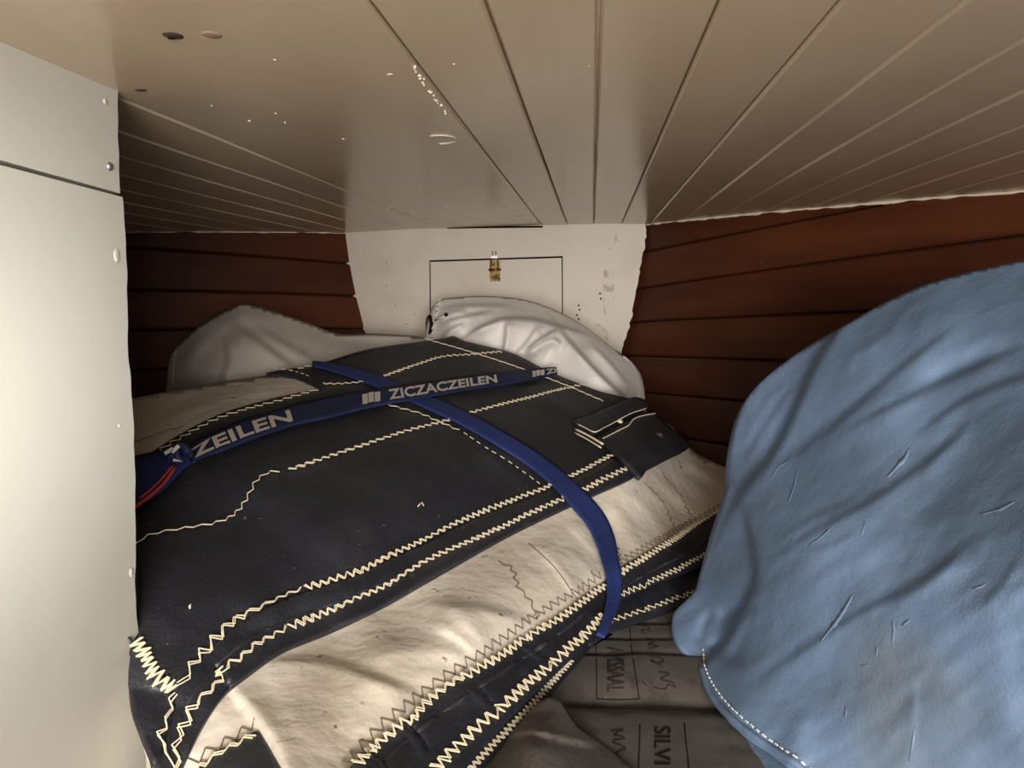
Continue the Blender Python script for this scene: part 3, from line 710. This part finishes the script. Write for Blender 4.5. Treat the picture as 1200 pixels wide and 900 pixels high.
# lower folded layers peeping out below the front edge
LOW = Surf([(x, y, Yz(x, y, z)) for x, y, z in ((700, 735, -.466), (760, 705, -.462), (820, 672, -.460), (850, 655, -.458), (711, 742, -.472), (818, 703, -.472), (850, 690, -.471), (760, 724, -.472), (690, 758, -.472), (680, 745, -.466), (640, 818, -.472), (625, 800, -.464), (600, 866, -.472), (570, 850, -.465), (555, 915, -.472), (530, 890, -.465), (500, 960, -.472), (480, 940, -.465))], [([(745, 700), (755, 715), (757, 726)], .003, 5, 'step'), ([(790, 685), (800, 700), (803, 712)], .003, 5, 'step')])
patch('lower_navy_band', [(690, 735), (724, 702), (780, 677), (850, 640), (856, 690), (818, 703), (760, 724), (711, 741), (690, 757)], LOW, .002, 4.0, 'band', FS, skirt=ZM)
patch('lower_navy_band', [(690, 735), (692, 757), (665, 790), (640, 819), (600, 866), (555, 915), (500, 965), (470, 960), (520, 890), (570, 845), (630, 790)], LOW, .001, 4.0, 'band', FS, skirt=ZM)
patch('navy_underlayer', [(228, 925), (236, 900), (262, 880), (305, 857), (316, 875), (334, 908), (345, 940), (280, 950)], SAIL, .0035, 4.0, 'band', FS, thick=.004, smooth=False)
# clew patch with tabs
TAB = Surf([(672, 502, 1.46), (700, 490, 1.52), (745, 470, 1.63), (758, 480, 1.62), (705, 517, 1.40), (748, 560, 1.30), (755, 487, 1.585), (775, 492, 1.60), (806, 522, 1.555), (790, 536, 1.48), (755, 553, 1.35), (750, 520, 1.42), (780, 515, 1.50), (725, 515, 1.43)],
           [([(705, 512), (735, 495), (760, 484)], -.006, 5, 'ridge'), ([(740, 548), (755, 535), (790, 528)], .006, 6, 'ridge'), ([(725, 545), (735, 528), (760, 530), (775, 540)], .004, 6, 'ridge'), ([(700, 495), (715, 488), (722, 480)], .003, 6, 'ridge')], [(20, 9, .5, .001)])
tabp = patch('clew_patch', [(700, 514), (720, 503), (757, 484), (770, 489), (782, 499), (800, 513), (808, 523), (800, 530), (786, 537), (768, 546), (757, 552), (750, 561), (742, 553), (725, 536), (708, 521)], TAB, .003, 3.0, 'navy', FS, thick=.008)
flap = patch('clew_flap', [(671, 500), (690, 493), (715, 482), (742, 470), (755, 474), (756, 481), (735, 488), (715, 500), (696, 511), (684, 507)], TAB, .011, 3.0, 'navy', FS, thick=.008)
line(flap, TAB, [(676, 503), (686, 508), (697, 513), (707, 507), (722, 498), (740, 488), (756, 483)], .0012, .0118, 'thread', 'flap_edge_stitching')
line(tabp, TAB, [(674, 506), (690, 514), (706, 524)], .0022, .006, 'thread', 'frayed_rope_edge'); line(tabp, TAB, [(673, 509), (688, 517), (704, 527)], .0016, .004, 'thread', 'frayed_rope_edge')
stitch(tabp, TAB, [(706, 518), (722, 510), (736, 503), (742, 495), (752, 491), (766, 488)], amp=.0008, period=.010, off=.004, r=.0010, double=False)
for (x, y, r, m) in ((773, 511, .006, 'steel'), (725, 498, .006, 'thread')):
    p, n = TAB.P([x], [y], .0045 if m == 'steel' else .010, True); disc('rivet', p[0], n[0], r, r, (0, 0, 1), m, tabp, .002, 12)
p, n = TAB.P([773], [511], .0040, True); disc('rivet_washer', p[0], n[0], .011, .011, (0, 0, 1), 'hole', tabp, .001, 14)

# stitching on the navy panel
for poly, kw in (
    ([(163, 655), (172, 646), (190, 640), (250, 628), (272, 616), (288, 596), (300, 575), (312, 567), (328, 565)], dict(amp=.0022, period=.020, double=False)),
    ([(338, 564), (360, 556), (395, 544), (430, 532), (480, 515), (520, 504), (560, 491), (610, 477), (650, 466), (690, 457)], dict(amp=.0040, period=.016)),
    ([(378, 460), (400, 460), (440, 455), (460, 447), (490, 436), (517, 427), (550, 424), (587, 420)], dict(amp=.0050, period=.015)),
    ([(120, 584), (160, 558), (205, 527), (262, 496), (330, 476), (374, 463)], dict(amp=.0050, period=.024, double=False, off=.0065)),
    ([(497, 405), (557, 423), (613, 442), (667, 462), (705, 479)], dict(amp=.0014, period=.022, double=False, r=.0011)),
    ([(443, 482), (468, 489), (492, 496), (512, 505), (540, 518)], dict(amp=.0030, period=.022, double=False)),
    ([(540, 518), (565, 535), (590, 550), (632, 580)], dict(amp=.0010, period=.016, double=False, style='run')),
    ([(320, 441), (345, 445), (366, 452)], dict(amp=.0010, period=.018, double=False, style='run')),
    ([(350, 438), (368, 434), (385, 434)], dict(amp=.005, period=.022, double=False, off=.0062)),
    ([(206, 812), (212, 798), (222, 782), (240, 762), (270, 738), (300, 722), (350, 700)], dict(amp=.0032, period=.019)),
    ([(350, 700), (400, 683), (450, 662), (500, 640), (560, 610), (635, 583), (690, 558), (728, 536)], dict(amp=.0046, period=.0125)),
    ([(194, 905), (204, 872), (216, 848), (240, 820), (262, 793), (290, 771), (330, 748)], dict(amp=.0034, period=.0165)),
    ([(330, 748), (380, 726), (440, 700), (500, 669), (560, 640), (620, 611), (690, 579), (746, 550)], dict(amp=.0046, period=.0125)),
    ([(160, 764), (176, 790), (202, 815)], dict(amp=.0050, period=.0060, r=.0010)),
    ([(201, 816), (190, 845), (180, 870), (176, 882), (186, 905)], dict(amp=.0022, period=.018)),
    ):
    kw = dict(kw); kw.setdefault('off', .0095); stitch(FS, SAIL, poly, **kw)
# bands
for poly, sf, kw in (
    ([(412, 912), (440, 882), (480, 847), (520, 817), (560, 789), (600, 763), (650, 733), (705, 692)], SAIL, dict(amp=.0048, period=.0125)),
    ([(722, 679), (780, 644), (848, 602)], SAIL, dict(amp=.0045, period=.0115)),
    ([(505, 915), (560, 860), (610, 815), (650, 780), (685, 748), (703, 728)], SAIL, dict(amp=.0060, period=.0135)),
    ([(722, 704), (775, 681), (838, 650)], SAIL, dict(amp=.0042, period=.0115, double=False)),
    ([(711, 734), (762, 716), (815, 697), (850, 682)], LOW, dict(amp=.0042, period=.012, double=False, off=.004)),
    ([(545, 912), (590, 865), (620, 834), (640, 810), (668, 778)], LOW, dict(amp=.0036, period=.008, off=.003)),
    ([(240, 905), (262, 890), (285, 878), (303, 868), (309, 862)], SAIL, dict(amp=.0036, period=.014, off=.0045)),
    ):
    kw = dict(kw); kw.setdefault('off', .0068); stitch(FS, sf, poly, **kw)
# brown thread on the cream cloth
for poly in ([(406, 898), (440, 858), (500, 808), (560, 768), (620, 727), (680, 690), (706, 672)], [(722, 662), (780, 628), (850, 590)], [(222, 895), (250, 880), (280, 862), (303, 848)]):
    stitch(FS, SAIL, poly, material='dthread', amp=.0055, period=.017, off=.0012, r=.0006, double=False, jit=.15)
for poly in ([(583, 660), (600, 668), (607, 690), (620, 705), (628, 722), (632, 735)], [(700, 600), (710, 622), (721, 640), (728, 664)], [(755, 567), (775, 588), (790, 620)], [(775, 555), (795, 580), (812, 610)], [(157, 520), (190, 508), (220, 500)]):
    stitch(FS, SAIL, poly, material='dthread', amp=.0035, period=.020, off=.0012, r=.0006, double=False, jit=.3)
line(FS, SAIL, [(620, 637), (650, 665), (676, 702)], .0007, .0004, 'dthread', 'fold_line')
# frayed thread loop and loose threads
p0 = SAIL.P([160], [757], .009)[0]; a = np.linspace(0, 2*math.pi, 16)
mb = MB(); mb.tube(np.stack([p0[0]-.008+.006*np.cos(a), np.full(16, p0[1])-.004, p0[2]-.006+.010*np.sin(a)+.004*np.cos(a)], 1), .0012, 5); mb.build('thread_loop', 'navy', FS)
for pl in ([(487, 597), (492, 592), (494, 596)], [(219, 716), (221, 713), (220, 718)]): line(FS, SAIL, pl, .0009, .0068, 'thread', 'loose_thread')

# ---- lashing straps
class Strap:
    def __init__(s, rows, surf, off):       # rows: px, py, half width (pixels)
        c = crspline(np.array(rows, float), 3.0); s.c = c; s.s = np.concatenate([[0], np.cumsum(np.hypot(*np.diff(c[:, :2], axis=0).T))]); s.L = s.s[-1]; s.surf = surf; s.off = off
        t = np.gradient(c[:, :2], axis=0); t /= np.linalg.norm(t, axis=1)[:, None]; s.n = np.stack([t[:, 1], -t[:, 0]], 1)
    def px(s, q, t):
        x, y, w, nx, ny = (np.interp(q, s.s, v) for v in (s.c[:, 0], s.c[:, 1], s.c[:, 2], s.n[:, 0], s.n[:, 1]))
        return x+nx*w*t, y+ny*w*t
    def P(s, q, t, lift=0.0):
        x, y = s.px(np.asarray(q, float), np.asarray(t, float)); return s.surf.P(x, y, s.off+lift, True)
    def s_of_x(s, x): o = np.argsort(s.c[:, 0]); return float(np.interp(x, s.c[o, 0], s.s[o]))
    def mesh(s, name, material, parent, q0=0, q1=None, nt=7, th=.0022, taper=False):
        q1 = s.L if q1 is None else q1; qs = np.linspace(q0, q1, max(4, int((q1-q0)/3.5))); ts = np.linspace(-1, 1, nt); m = len(qs)
        Q, T = np.meshgrid(qs, ts, indexing='ij')
        if taper: T = T*(np.sqrt(np.clip(np.sin(np.linspace(0.02, 0.98, m)*np.pi), 0, 1))*(.7+.5*vnoise(qs*.2, qs*0)))[:, None]
        P, N = s.P(Q.ravel(), T.ravel())
        k = m*nt; V = list(P)+list(P-N*th); Fc = []
        for i in range(m-1):
            for j in range(nt-1):
                a = (i*nt+j, (i+1)*nt+j, (i+1)*nt+j+1, i*nt+j+1); Fc += [a, tuple(x+k for x in a[::-1])]
        for i in range(m-1): Fc += [(i*nt, i*nt+k, (i+1)*nt+k, (i+1)*nt), (i*nt+nt-1, (i+1)*nt+nt-1, (i+1)*nt+nt-1+k, i*nt+nt-1+k)]
        for j in range(nt-1): Fc += [(j, j+1, j+1+k, j+k), ((m-1)*nt+j, (m-1)*nt+j+k, (m-1)*nt+j+1+k, (m-1)*nt+j+1)]
        return link(name, V, Fc, material, parent)
    def write(s, name, V2, Fc, x0, x1, parent, t0=-.62, t1=.62, lift=.0007):
        q0, q1 = s.s_of_x(x0), s.s_of_x(x1); P, N = s.P(q0+V2[:, 0]*(q1-q0), t0+V2[:, 1]*(t1-t0), lift)
        V, F2 = text_solid(P, N, Fc, lift*.9); return link(name, V, F2, 'letter', parent, smooth=False)
SA = Strap([(222, 546, 8), (228, 541, 9), (238, 534, 11), (255, 527, 12), (290, 512, 12.5), (320, 502, 12), (345, 494, 12), (380, 486, 12.5), (430, 475, 10.5), (480, 466.5, 9.5), (530, 458, 8.5), (580, 450.5, 7.5), (620, 445, 6.5), (640, 441.5, 5.2), (651, 439.8, 4)], SAIL, .0135)
SBs = Strap([(366, 431, 3), (380, 433, 4), (400, 437.5, 5.5), (430, 446.5, 7), (470, 462, 7.5), (500, 476, 8), (540, 494, 8.5), (580, 516, 9), (620, 541, 9.5), (650, 564, 10.5), (676, 590, 12), (694, 612, 12.5), (706, 638, 11.5), (713, 665, 10), (716, 690, 9), (714, 712, 8.5), (709, 730, 7), (703, 745, 6), (700, 752, 5)], SAIL, .0105)
stB = empty('lashing_strap', SBs.P([200.], [0.])[0][0]); tag(stB, 'plain blue webbing strap running down over the cream front of the sail', 'strap', 'straps lashing the sail')
SBs.mesh('webbing', 'strap', stB)
stA = empty('lashing_strap', SA.P([200.], [0.])[0][0]); tag(stA, 'blue webbing strap with woven white lettering, knotted beside the partition', 'strap', 'straps lashing the sail')
SA.mesh('webbing', 'strap2', stA)
V2, F2 = text_mesh('ZICZACZEILEN', .022); SA.write('lettering', V2, F2, 456, 581, stA)
V2, F2 = text_mesh('ZEILEN', .022); SA.write('lettering', V2, F2, 226, 341, stA, -.62, .55)
V2, F2 = text_mesh('ZI', .022); SA.write('lettering', V2, F2, 638.5, 650, stA, -.6, .6)
lv = []; lf = []
for k in range(3):                          # woven mark: three slanting blocks with stepped edges
    x = k*.34
    for j in range(3):
        n = len(lv); xx = x+j*.03; y0 = j*.32+(.06 if k % 2 else 0); lv += [(xx, y0), (xx+.30, y0), (xx+.33, y0+.30), (xx+.03, y0+.30)]; lf.append((n, n+1, n+2, n+3))
LV = np.array(lv); LV = (LV-LV.min(0))/(LV.max(0)-LV.min(0))
SA.write('woven_mark', LV, lf, 424, 447, stA, -.55, .6); SA.write('woven_mark', LV, lf, 621, 637, stA, -.55, .6)
# tail left of the knot, knot and red cord
TL = Strap([(120, 600, 22), (150, 581, 26), (165, 573, 27), (185, 563, 23), (200, 556, 17), (212, 550, 11), (222, 546, 8)], SAIL, .016)
TL.mesh('tail_webbing', 'strap', stA)
kp = SAIL.P([214], [547], .018)[0]
mb = MB()
for i in range(3):
    a = np.linspace(0, 2*math.pi, 18); ph = i*.5
    mb.tube(np.stack([kp[0]+.004*i-.004+.006*np.cos(a+ph), kp[1]+.010*np.cos(a), kp[2]+.013*np.sin(a)], 1), .0048, 7)
kn = mb.build('knot', 'strap2', stA)
for dx, dz, an in ((-.008, .009, -.5), (.002, .012, -.7), (.004, -.006, .3)):
    mb = MB(); R = np.array(Matrix.Rotation(an, 3, 'Y')); mb.box(kp+[dx, -.0155, dz], (.014, .0016, .005), R); mb.build('knot_lettering', 'letter', kn, False)
line(stA, SAIL, [(209, 562), (201, 573), (190, 586), (172, 602), (155, 616)], .0024, .019, 'red', 'red_cord'); line(stA, SAIL, [(206, 561), (197, 572), (186, 584), (168, 600)], .0018, .020, 'red', 'red_cord')

for rows, seg in (([(204, 880, 2), (212, 845, 3), (224, 815, 3), (250, 785, 3), (290, 752, 3), (340, 728, 3), (400, 704, 3), (460, 680, 3), (520, 652, 2.5), (600, 612, 2.5), (690, 570, 2)], .0075),
                  ([(440, 905, 5), (480, 866, 5), (520, 836, 5), (560, 808, 5), (610, 775, 4.5), (650, 748, 4), (690, 716, 3)], .0053), ([(725, 692, 3), (760, 672, 3), (800, 652, 3), (835, 632, 3)], .0053)):
    sc = Strap(rows, SAIL, seg); q0 = 4.0
    while q0 < sc.L-14:
        q1 = min(q0+random.uniform(24, 60), sc.L); sc.mesh('worn_streak', 'scuff', FS, q0, q1, nt=3, th=.0002, taper=True); q0 = q1+random.uniform(3, 12)
# ---- white sail bags behind
B1 = Surf([(199, 460, 1.68), (203, 410, 1.74), (240, 376, 1.78), (285, 357, 1.83), (310, 362, 1.85), (400, 391, 1.93), (500, 396, 1.95), (300, 430, 1.64), (240, 430, 1.64), (380, 425, 1.76), (450, 405, 1.86), (350, 395, 1.80), (290, 385, 1.75), (520, 420, 1.88), (300, 480, 1.58), (190, 490, 1.64), (420, 440, 1.76)],
          [([(256, 455), (268, 420), (262, 395)], .020, 14, 'fold'), ([(272, 378), (310, 405), (350, 435)], .030, 20, 'fold'), ([(240, 385), (290, 372), (330, 380)], .016, 12, 'ridge'), ([(295, 378), (330, 400), (375, 425)], .022, 16, 'fold'), ([(380, 395), (430, 400), (490, 402)], -.008, 8, 'ridge'), ([(215, 440), (225, 415), (245, 390)], .015, 10, 'ridge')], [(40, 22, .5, .005), (120, 60, .4, .006)])
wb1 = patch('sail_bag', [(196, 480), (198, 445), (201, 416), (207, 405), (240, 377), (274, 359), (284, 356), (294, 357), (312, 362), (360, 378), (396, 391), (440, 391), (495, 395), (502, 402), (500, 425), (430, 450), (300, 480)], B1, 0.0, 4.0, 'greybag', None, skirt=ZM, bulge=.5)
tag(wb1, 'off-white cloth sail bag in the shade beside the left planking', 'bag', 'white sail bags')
stitch(wb1, B1, [(206, 412), (204, 430), (203, 455)], amp=.004, period=.016, off=.0005, r=.0012, double=False, material='letter', name='edge_lacing')
B2 = Surf([(503, 400, 1.96), (505, 380, 1.98), (515, 352, 2.02), (560, 347, 2.03), (615, 352, 2.03), (680, 380, 2.02), (742, 430, 1.98), (746, 475, 1.92), (560, 385, 1.90), (620, 385, 1.90), (680, 415, 1.87), (720, 450, 1.86), (600, 415, 1.86), (530, 380, 1.92), (650, 440, 1.84), (700, 475, 1.80), (550, 410, 1.88)],
          [([(545, 395), (560, 385), (578, 377), (592, 373), (625, 374), (662, 384)], 0.0510, 18, 'fold!'), ([(588, 418), (592, 395), (593, 374)], 0.0330, 14, 'fold'), ([(600, 418), (616, 402), (628, 385), (629, 380)], 0.0240, 10, 'fold'), ([(612, 416), (628, 400), (645, 390), (658, 384)], 0.0390, 14, 'fold'), ([(656, 384), (668, 400), (700, 435), (738, 472)], 0.0450, 18, 'fold!'), ([(640, 374), (690, 395), (735, 440)], .014, 10, 'ridge'), ([(614, 420), (632, 404), (648, 397), (656, 402), (652, 414)], 0.0270, 9, 'fold'), ([(515, 362), (550, 358), (600, 358)], 0.0270, 8, 'fold'), ([(512, 380), (540, 372), (580, 364)], 0.0240, 8, 'fold'), ([(548, 390), (575, 374), (615, 363)], .014, 9, 'ridge'), ([(516, 398), (528, 386), (545, 378)], 0.0240, 8, 'fold'), ([(510, 372), (530, 366), (548, 364)], 0.0210, 6, 'fold'), ([(690, 400), (715, 425), (740, 455)], 0.0210, 9, 'fold')], [(30, 16, -.4, .004)], st=1.0, sharpness=0.9)
wb2 = patch('sail_bag', [(500, 415), (503, 390), (508, 366), (514, 352), (530, 349), (560, 347), (590, 348), (618, 352), (650, 363), (682, 380), (715, 405), (743, 430), (745, 478), (700, 480), (620, 440), (550, 418)], B2, 0.0, 2.5, 'whitebag', None, skirt=ZM)
tag(wb2, 'crumpled white sail bag in front of the bulkhead hatch', 'bag', 'white sail bags')
stitch(wb2, B2, [(516, 352), (513, 368), (510, 385), (507, 402)], amp=.006, period=.018, off=.003, r=.0022, double=False, material='letter', name='gathered_edge')
q = B2.P([525, 518, 512], [370.5, 373, 376], .006); mb = MB(); mb.tube(q, [.004, .003, .003], 6); mb.build('drawcord', 'letter', wb2); mb = MB(); mb.tube(B2.P([524, 526], [370.8, 369.5], .008), .0045, 6); mb.build('cord_end', 'gap', wb2)
mb = MB(); mb.tube(B2.P([505, 507, 505], [371, 380, 392], .004), .005, 6); mb.build('dark_tie', 'gap', wb2)

# ---- blue bag on the right
blue_cr = [
    ([(850, 612), (872, 572), (905, 532), (930, 482), (952, 432), (980, 386)], .030, 44, 'fold!'),
    ([(868, 548), (895, 503), (935, 445)], 0.0068, 14, 'fold'), ([(866, 522), (890, 480), (925, 440)], 0.0048, 12, 'fold'),
    ([(900, 552), (950, 520), (1010, 470), (1075, 415), (1125, 380)], 0.0097, 40, 'fold'), ([(900, 548), (950, 516), (1010, 466), (1075, 411)], -0.0043, 16, 'ridge'),
    ([(985, 508), (1060, 468), (1120, 440), (1210, 402)], 0.0106, 34, 'fold'), ([(1060, 462), (1110, 438), (1160, 418), (1215, 396)], -0.0062, 14, 'ridge'),
    ([(1070, 515), (1120, 475), (1180, 448), (1230, 436)], 0.0077, 26, 'fold'),
    ([(895, 662), (950, 625), (1000, 598), (1060, 560), (1130, 505)], 0.0077, 30, 'fold'), ([(905, 640), (950, 608), (1005, 582)], 0.0048, 16, 'fold'), ([(1075, 560), (1105, 525), (1140, 492)], 0.0048, 14, 'fold'),
    ([(890, 797), (940, 762), (1000, 722), (1060, 690), (1100, 665), (1150, 618)], 0.0068, 34, 'fold'), ([(1035, 712), (1080, 685), (1130, 645)], 0.0039, 12, 'fold'),
    ([(1005, 415), (1035, 393), (1060, 372)], 0.0048, 12, 'fold'), ([(985, 440), (1000, 415), (1030, 393)], 0.0034, 10, 'fold'),
    ([(870, 598), (882, 640), (884, 680), (868, 715), (856, 742), (840, 762)], -.026, 26, 'fold!'), ([(884, 690), (868, 715), (856, 742), (846, 765)], 0.0062, 10, 'ridge'),
    ([(884, 700), (860, 718), (840, 726)], -0.0099, 10, 'ridge'), ([(836, 748), (850, 764), (872, 772)], -0.0062, 10, 'ridge'), ([(836, 716), (824, 732), (818, 758)], -0.0062, 6, 'ridge'),
    ([(1075, 790), (1072, 850), (1068, 900)], 0.0020, 14, 'fold'),
    ([(920, 905), (935, 860), (945, 830)], 0.0050, 16, 'ridge'),
    ([(930, 645), (970, 640), (1010, 618)], 0.0029, 12, 'fold'), ([(1140, 720), (1170, 690), (1200, 640)], 0.0029, 20, 'fold'),
]
BB = Surf([(1200, 305, .96), (1280, 298, .95), (1340, 320, .97), (1385, 430, .95), (1330, 430, .80), (1080, 335, 1.02), (990, 382, 1.08), (940, 412, 1.10), (880, 462, 1.12), (862, 505, 1.12), (857, 560, 1.08), (846, 600, 1.06), (825, 670, 1.04), (800, 706, 1.03), (790, 730, 1.00), (796, 762, .945), (815, 775, .925),
           (1000, 500, .90), (1100, 450, .87), (1200, 420, .80), (1280, 420, .75), (900, 600, .94), (1000, 620, .80), (1100, 600, .73), (1200, 600, .64), (1300, 600, .615), (1350, 600, .67), (1400, 600, .82), (880, 690, .90), (950, 790, .77), (1050, 790, .68), (1200, 790, .585), (1300, 800, .565), (1350, 800, .62), (1400, 800, .76), (1080, 380, .94), (1000, 430, .98), (920, 520, 1.02), (1200, 350, .88),
           (835, 740, .95), (820, 785, .905), (850, 838, .805), (890, 868, .750), (930, 895, .708), (880, 780, .84), (1000, 960, .665), (1100, 990, .63), (1200, 1020, .60), (1320, 1040, .60), (1395, 1020, .74)],
          blue_cr, [(110, 34, -.62, .0020), (30, 12, -.62, .0007), (160, 120, .3, .006), (70, 40, .9, .003), (70, 18, -.66, .0010)], sharpness=1.9)
blue_poly = [(1385, 400), (1370, 350), (1335, 316), (1280, 299), (1240, 301), (1200, 305), (1140, 318), (1080, 335), (1030, 358), (990, 381), (940, 410), (900, 440), (880, 461), (868, 485), (862, 508), (858, 535), (858, 562), (848, 597), (836, 635), (824, 672), (818, 690), (800, 708), (791, 718), (789, 735), (795, 755), (806, 768), (815, 775), (819, 790), (832, 815), (850, 840), (870, 860), (892, 876), (920, 893), (950, 925), (1000, 965), (1100, 995), (1200, 1025), (1320, 1045), (1380, 1025), (1402, 800), (1402, 560)]
bb = empty('sail_bag', (.55, .85, ZC+ZM)); tag(bb, 'large faded blue cloth bag slumped against the right hull', 'bag')
patch('bag_cloth', blue_poly, BB, 0.0, 4.0, 'blue', bb, skirt=ZM-.006)
line(bb, BB, [(821, 775), (823, 786), (832, 812), (852, 837), (890, 868), (930, 893), (955, 915)], .0045, -.001, 'blue', 'piping', 8)
stitch(bb, BB, [(824, 762), (828, 784), (839, 806), (858, 830), (893, 860), (932, 887), (955, 905)], amp=.0006, period=.009, off=.0016, r=.0011, double=False, style='run', material='wthread', name='seam_stitching')
for rows in ([(962, 752, 3), (985, 722, 4), (1000, 697, 3)], [(1027, 770, 1.5), (1029, 757, 2)], [(1046, 755, 1.5), (1048, 738, 2.5), (1046, 728, 1.5)], [(1058, 733, 3), (1068, 726, 2)], [(1010, 782, 1), (1012, 779, 1.5), (1020, 780, 1)], [(1066, 892, 1.5), (1070, 870, 2), (1072, 850, 1)], [(1150, 603, 2), (1172, 597, 3), (1190, 588, 2)],
             [(905, 560, 1), (912, 548, 1.5), (925, 540, 1)], [(990, 842, 1.5), (992, 835, 2), (991, 828, 1)], [(1040, 560, 3), (1062, 535, 4), (1066, 525, 2)], [(1010, 628, 1.5), (1014, 612, 1.5)], [(925, 588, 2), (932, 565, 1.5), (935, 550, 1)], [(1140, 690, 2), (1150, 688, 3), (1156, 684, 2)], [(948, 640, 1.5), (962, 630, 2), (975, 618, 1.5)]):
    Strap(rows, BB, .0007).mesh('pale_scuff', 'bluescuff', bb, nt=3, th=.0003, taper=True)
LB = Surf([(868, 850, Yz(868, 850, -.484)), (905, 900, Yz(905, 900, -.485)), (940, 960, Yz(940, 960, -.485)), (930, 885, Yz(930, 885, -.480)), (990, 940, Yz(990, 940, -.480))])
patch('bag_underside', [(862, 842), (880, 855), (905, 868), (940, 890), (1000, 950), (950, 975), (915, 920), (892, 895), (876, 868)], LB, 0.0, 5.0, 'blue', bb, skirt=ZM-.012)

# ---- grey canvas on the cushions
GC = Surf([(x, y, Yz(x, y, z)) for x, y, z in ((545, 930, -.474), (600, 862, -.468), (640, 818, -.455), (655, 822, -.462), (690, 862, -.478), (745, 910, -.482), (620, 870, -.440), (660, 870, -.452), (640, 920, -.440), (700, 920, -.462), (580, 930, -.45), (760, 940, -.484), (650, 960, -.44))],
          [([(590, 868), (620, 860), (660, 868), (700, 876)], -.008, 9, 'step'), ([(615, 840), (640, 835), (652, 828)], -.006, 6, 'ridge'), ([(640, 822), (660, 850), (700, 885)], .004, 10, 'ridge')], [(40, 20, .4, .003)])
gc = patch('canvas_cloth', [(530, 950), (560, 905), (600, 858), (630, 824), (645, 817), (656, 822), (666, 838), (676, 852), (700, 868), (722, 885), (742, 903), (765, 930), (780, 960), (650, 975)], GC, 0.0, 4.0, 'grey', None, skirt=ZM-.012)
tag(gc, 'crumpled grey-brown canvas between the folded sail and the cushions', 'cloth')

# ---- marks on the cushions
for pl in ([(698, 748), (699, 780), (699, 819)], [(738, 735), (740, 760), (744, 785), (749, 819)], [(699, 819), (725, 820), (749, 819)]): line(rear_c, SR, pl, .0007, .0002, 'ink', 'ruled_line')
for pl in ([(750, 850), (749.5, 870), (748, 905)], [(802, 848), (804, 870), (808, 905)]): line(front_c, SF, pl, .0007, .0002, 'ink', 'ruled_line')
def lay_text(s, surf, x0, y0, x1, y1, parent, material, slant=0.0):
    """text reading towards the viewer, letter tops to the right; pixel box left/top .. right/bottom"""
    V2, Fc = text_mesh(s); tl = surf.raw(np.array([x0, x1]), np.array([y0, y0])); bl = surf.raw(np.array([x0, x1]), np.array([y1, y1]))
    a = V2[:, :1]; b = V2[:, 1:]
    P = (tl[0]*(1-a)+bl[0]*a)*(1-b)+(tl[1]*(1-a)+bl[1]*a)*b; q = project(P); P, N = surf.P(q[:, 0], q[:, 1], .0009, True)
    V, F3 = text_solid(P, N, Fc, .0008); return link('printed_lettering', V, F3, material, parent, smooth=False)
lay_text('SILVI', SF, 766.5, 852, 786, 896, front_c, 'ink')
lay_text('AMSSAAL', SR, 711, 759, 732, 811, rear_c, 'inkfaint')
for pl in ([(746, 733), (760, 736), (762, 740), (752, 739), (758, 745)], [(757, 748), (768, 752), (760, 756), (771, 758), (760, 761)], [(762, 770), (775, 772), (778, 776), (768, 778), (763, 774), (776, 782)], [(772, 788), (784, 790), (774, 796), (788, 800), (792, 806), (783, 802), (780, 808), (766, 806)], [(753, 799), (758, 804)]):
    line(rear_c, SR, pl, .0009, .0002, 'inkfaint', 'handwriting')
for pl in ([(716, 858), (730, 856), (720, 862), (732, 866), (718, 870), (733, 878), (722, 884), (735, 896)],): line(front_c, SF, pl, .0010, .0002, 'inkfaint', 'handwriting')
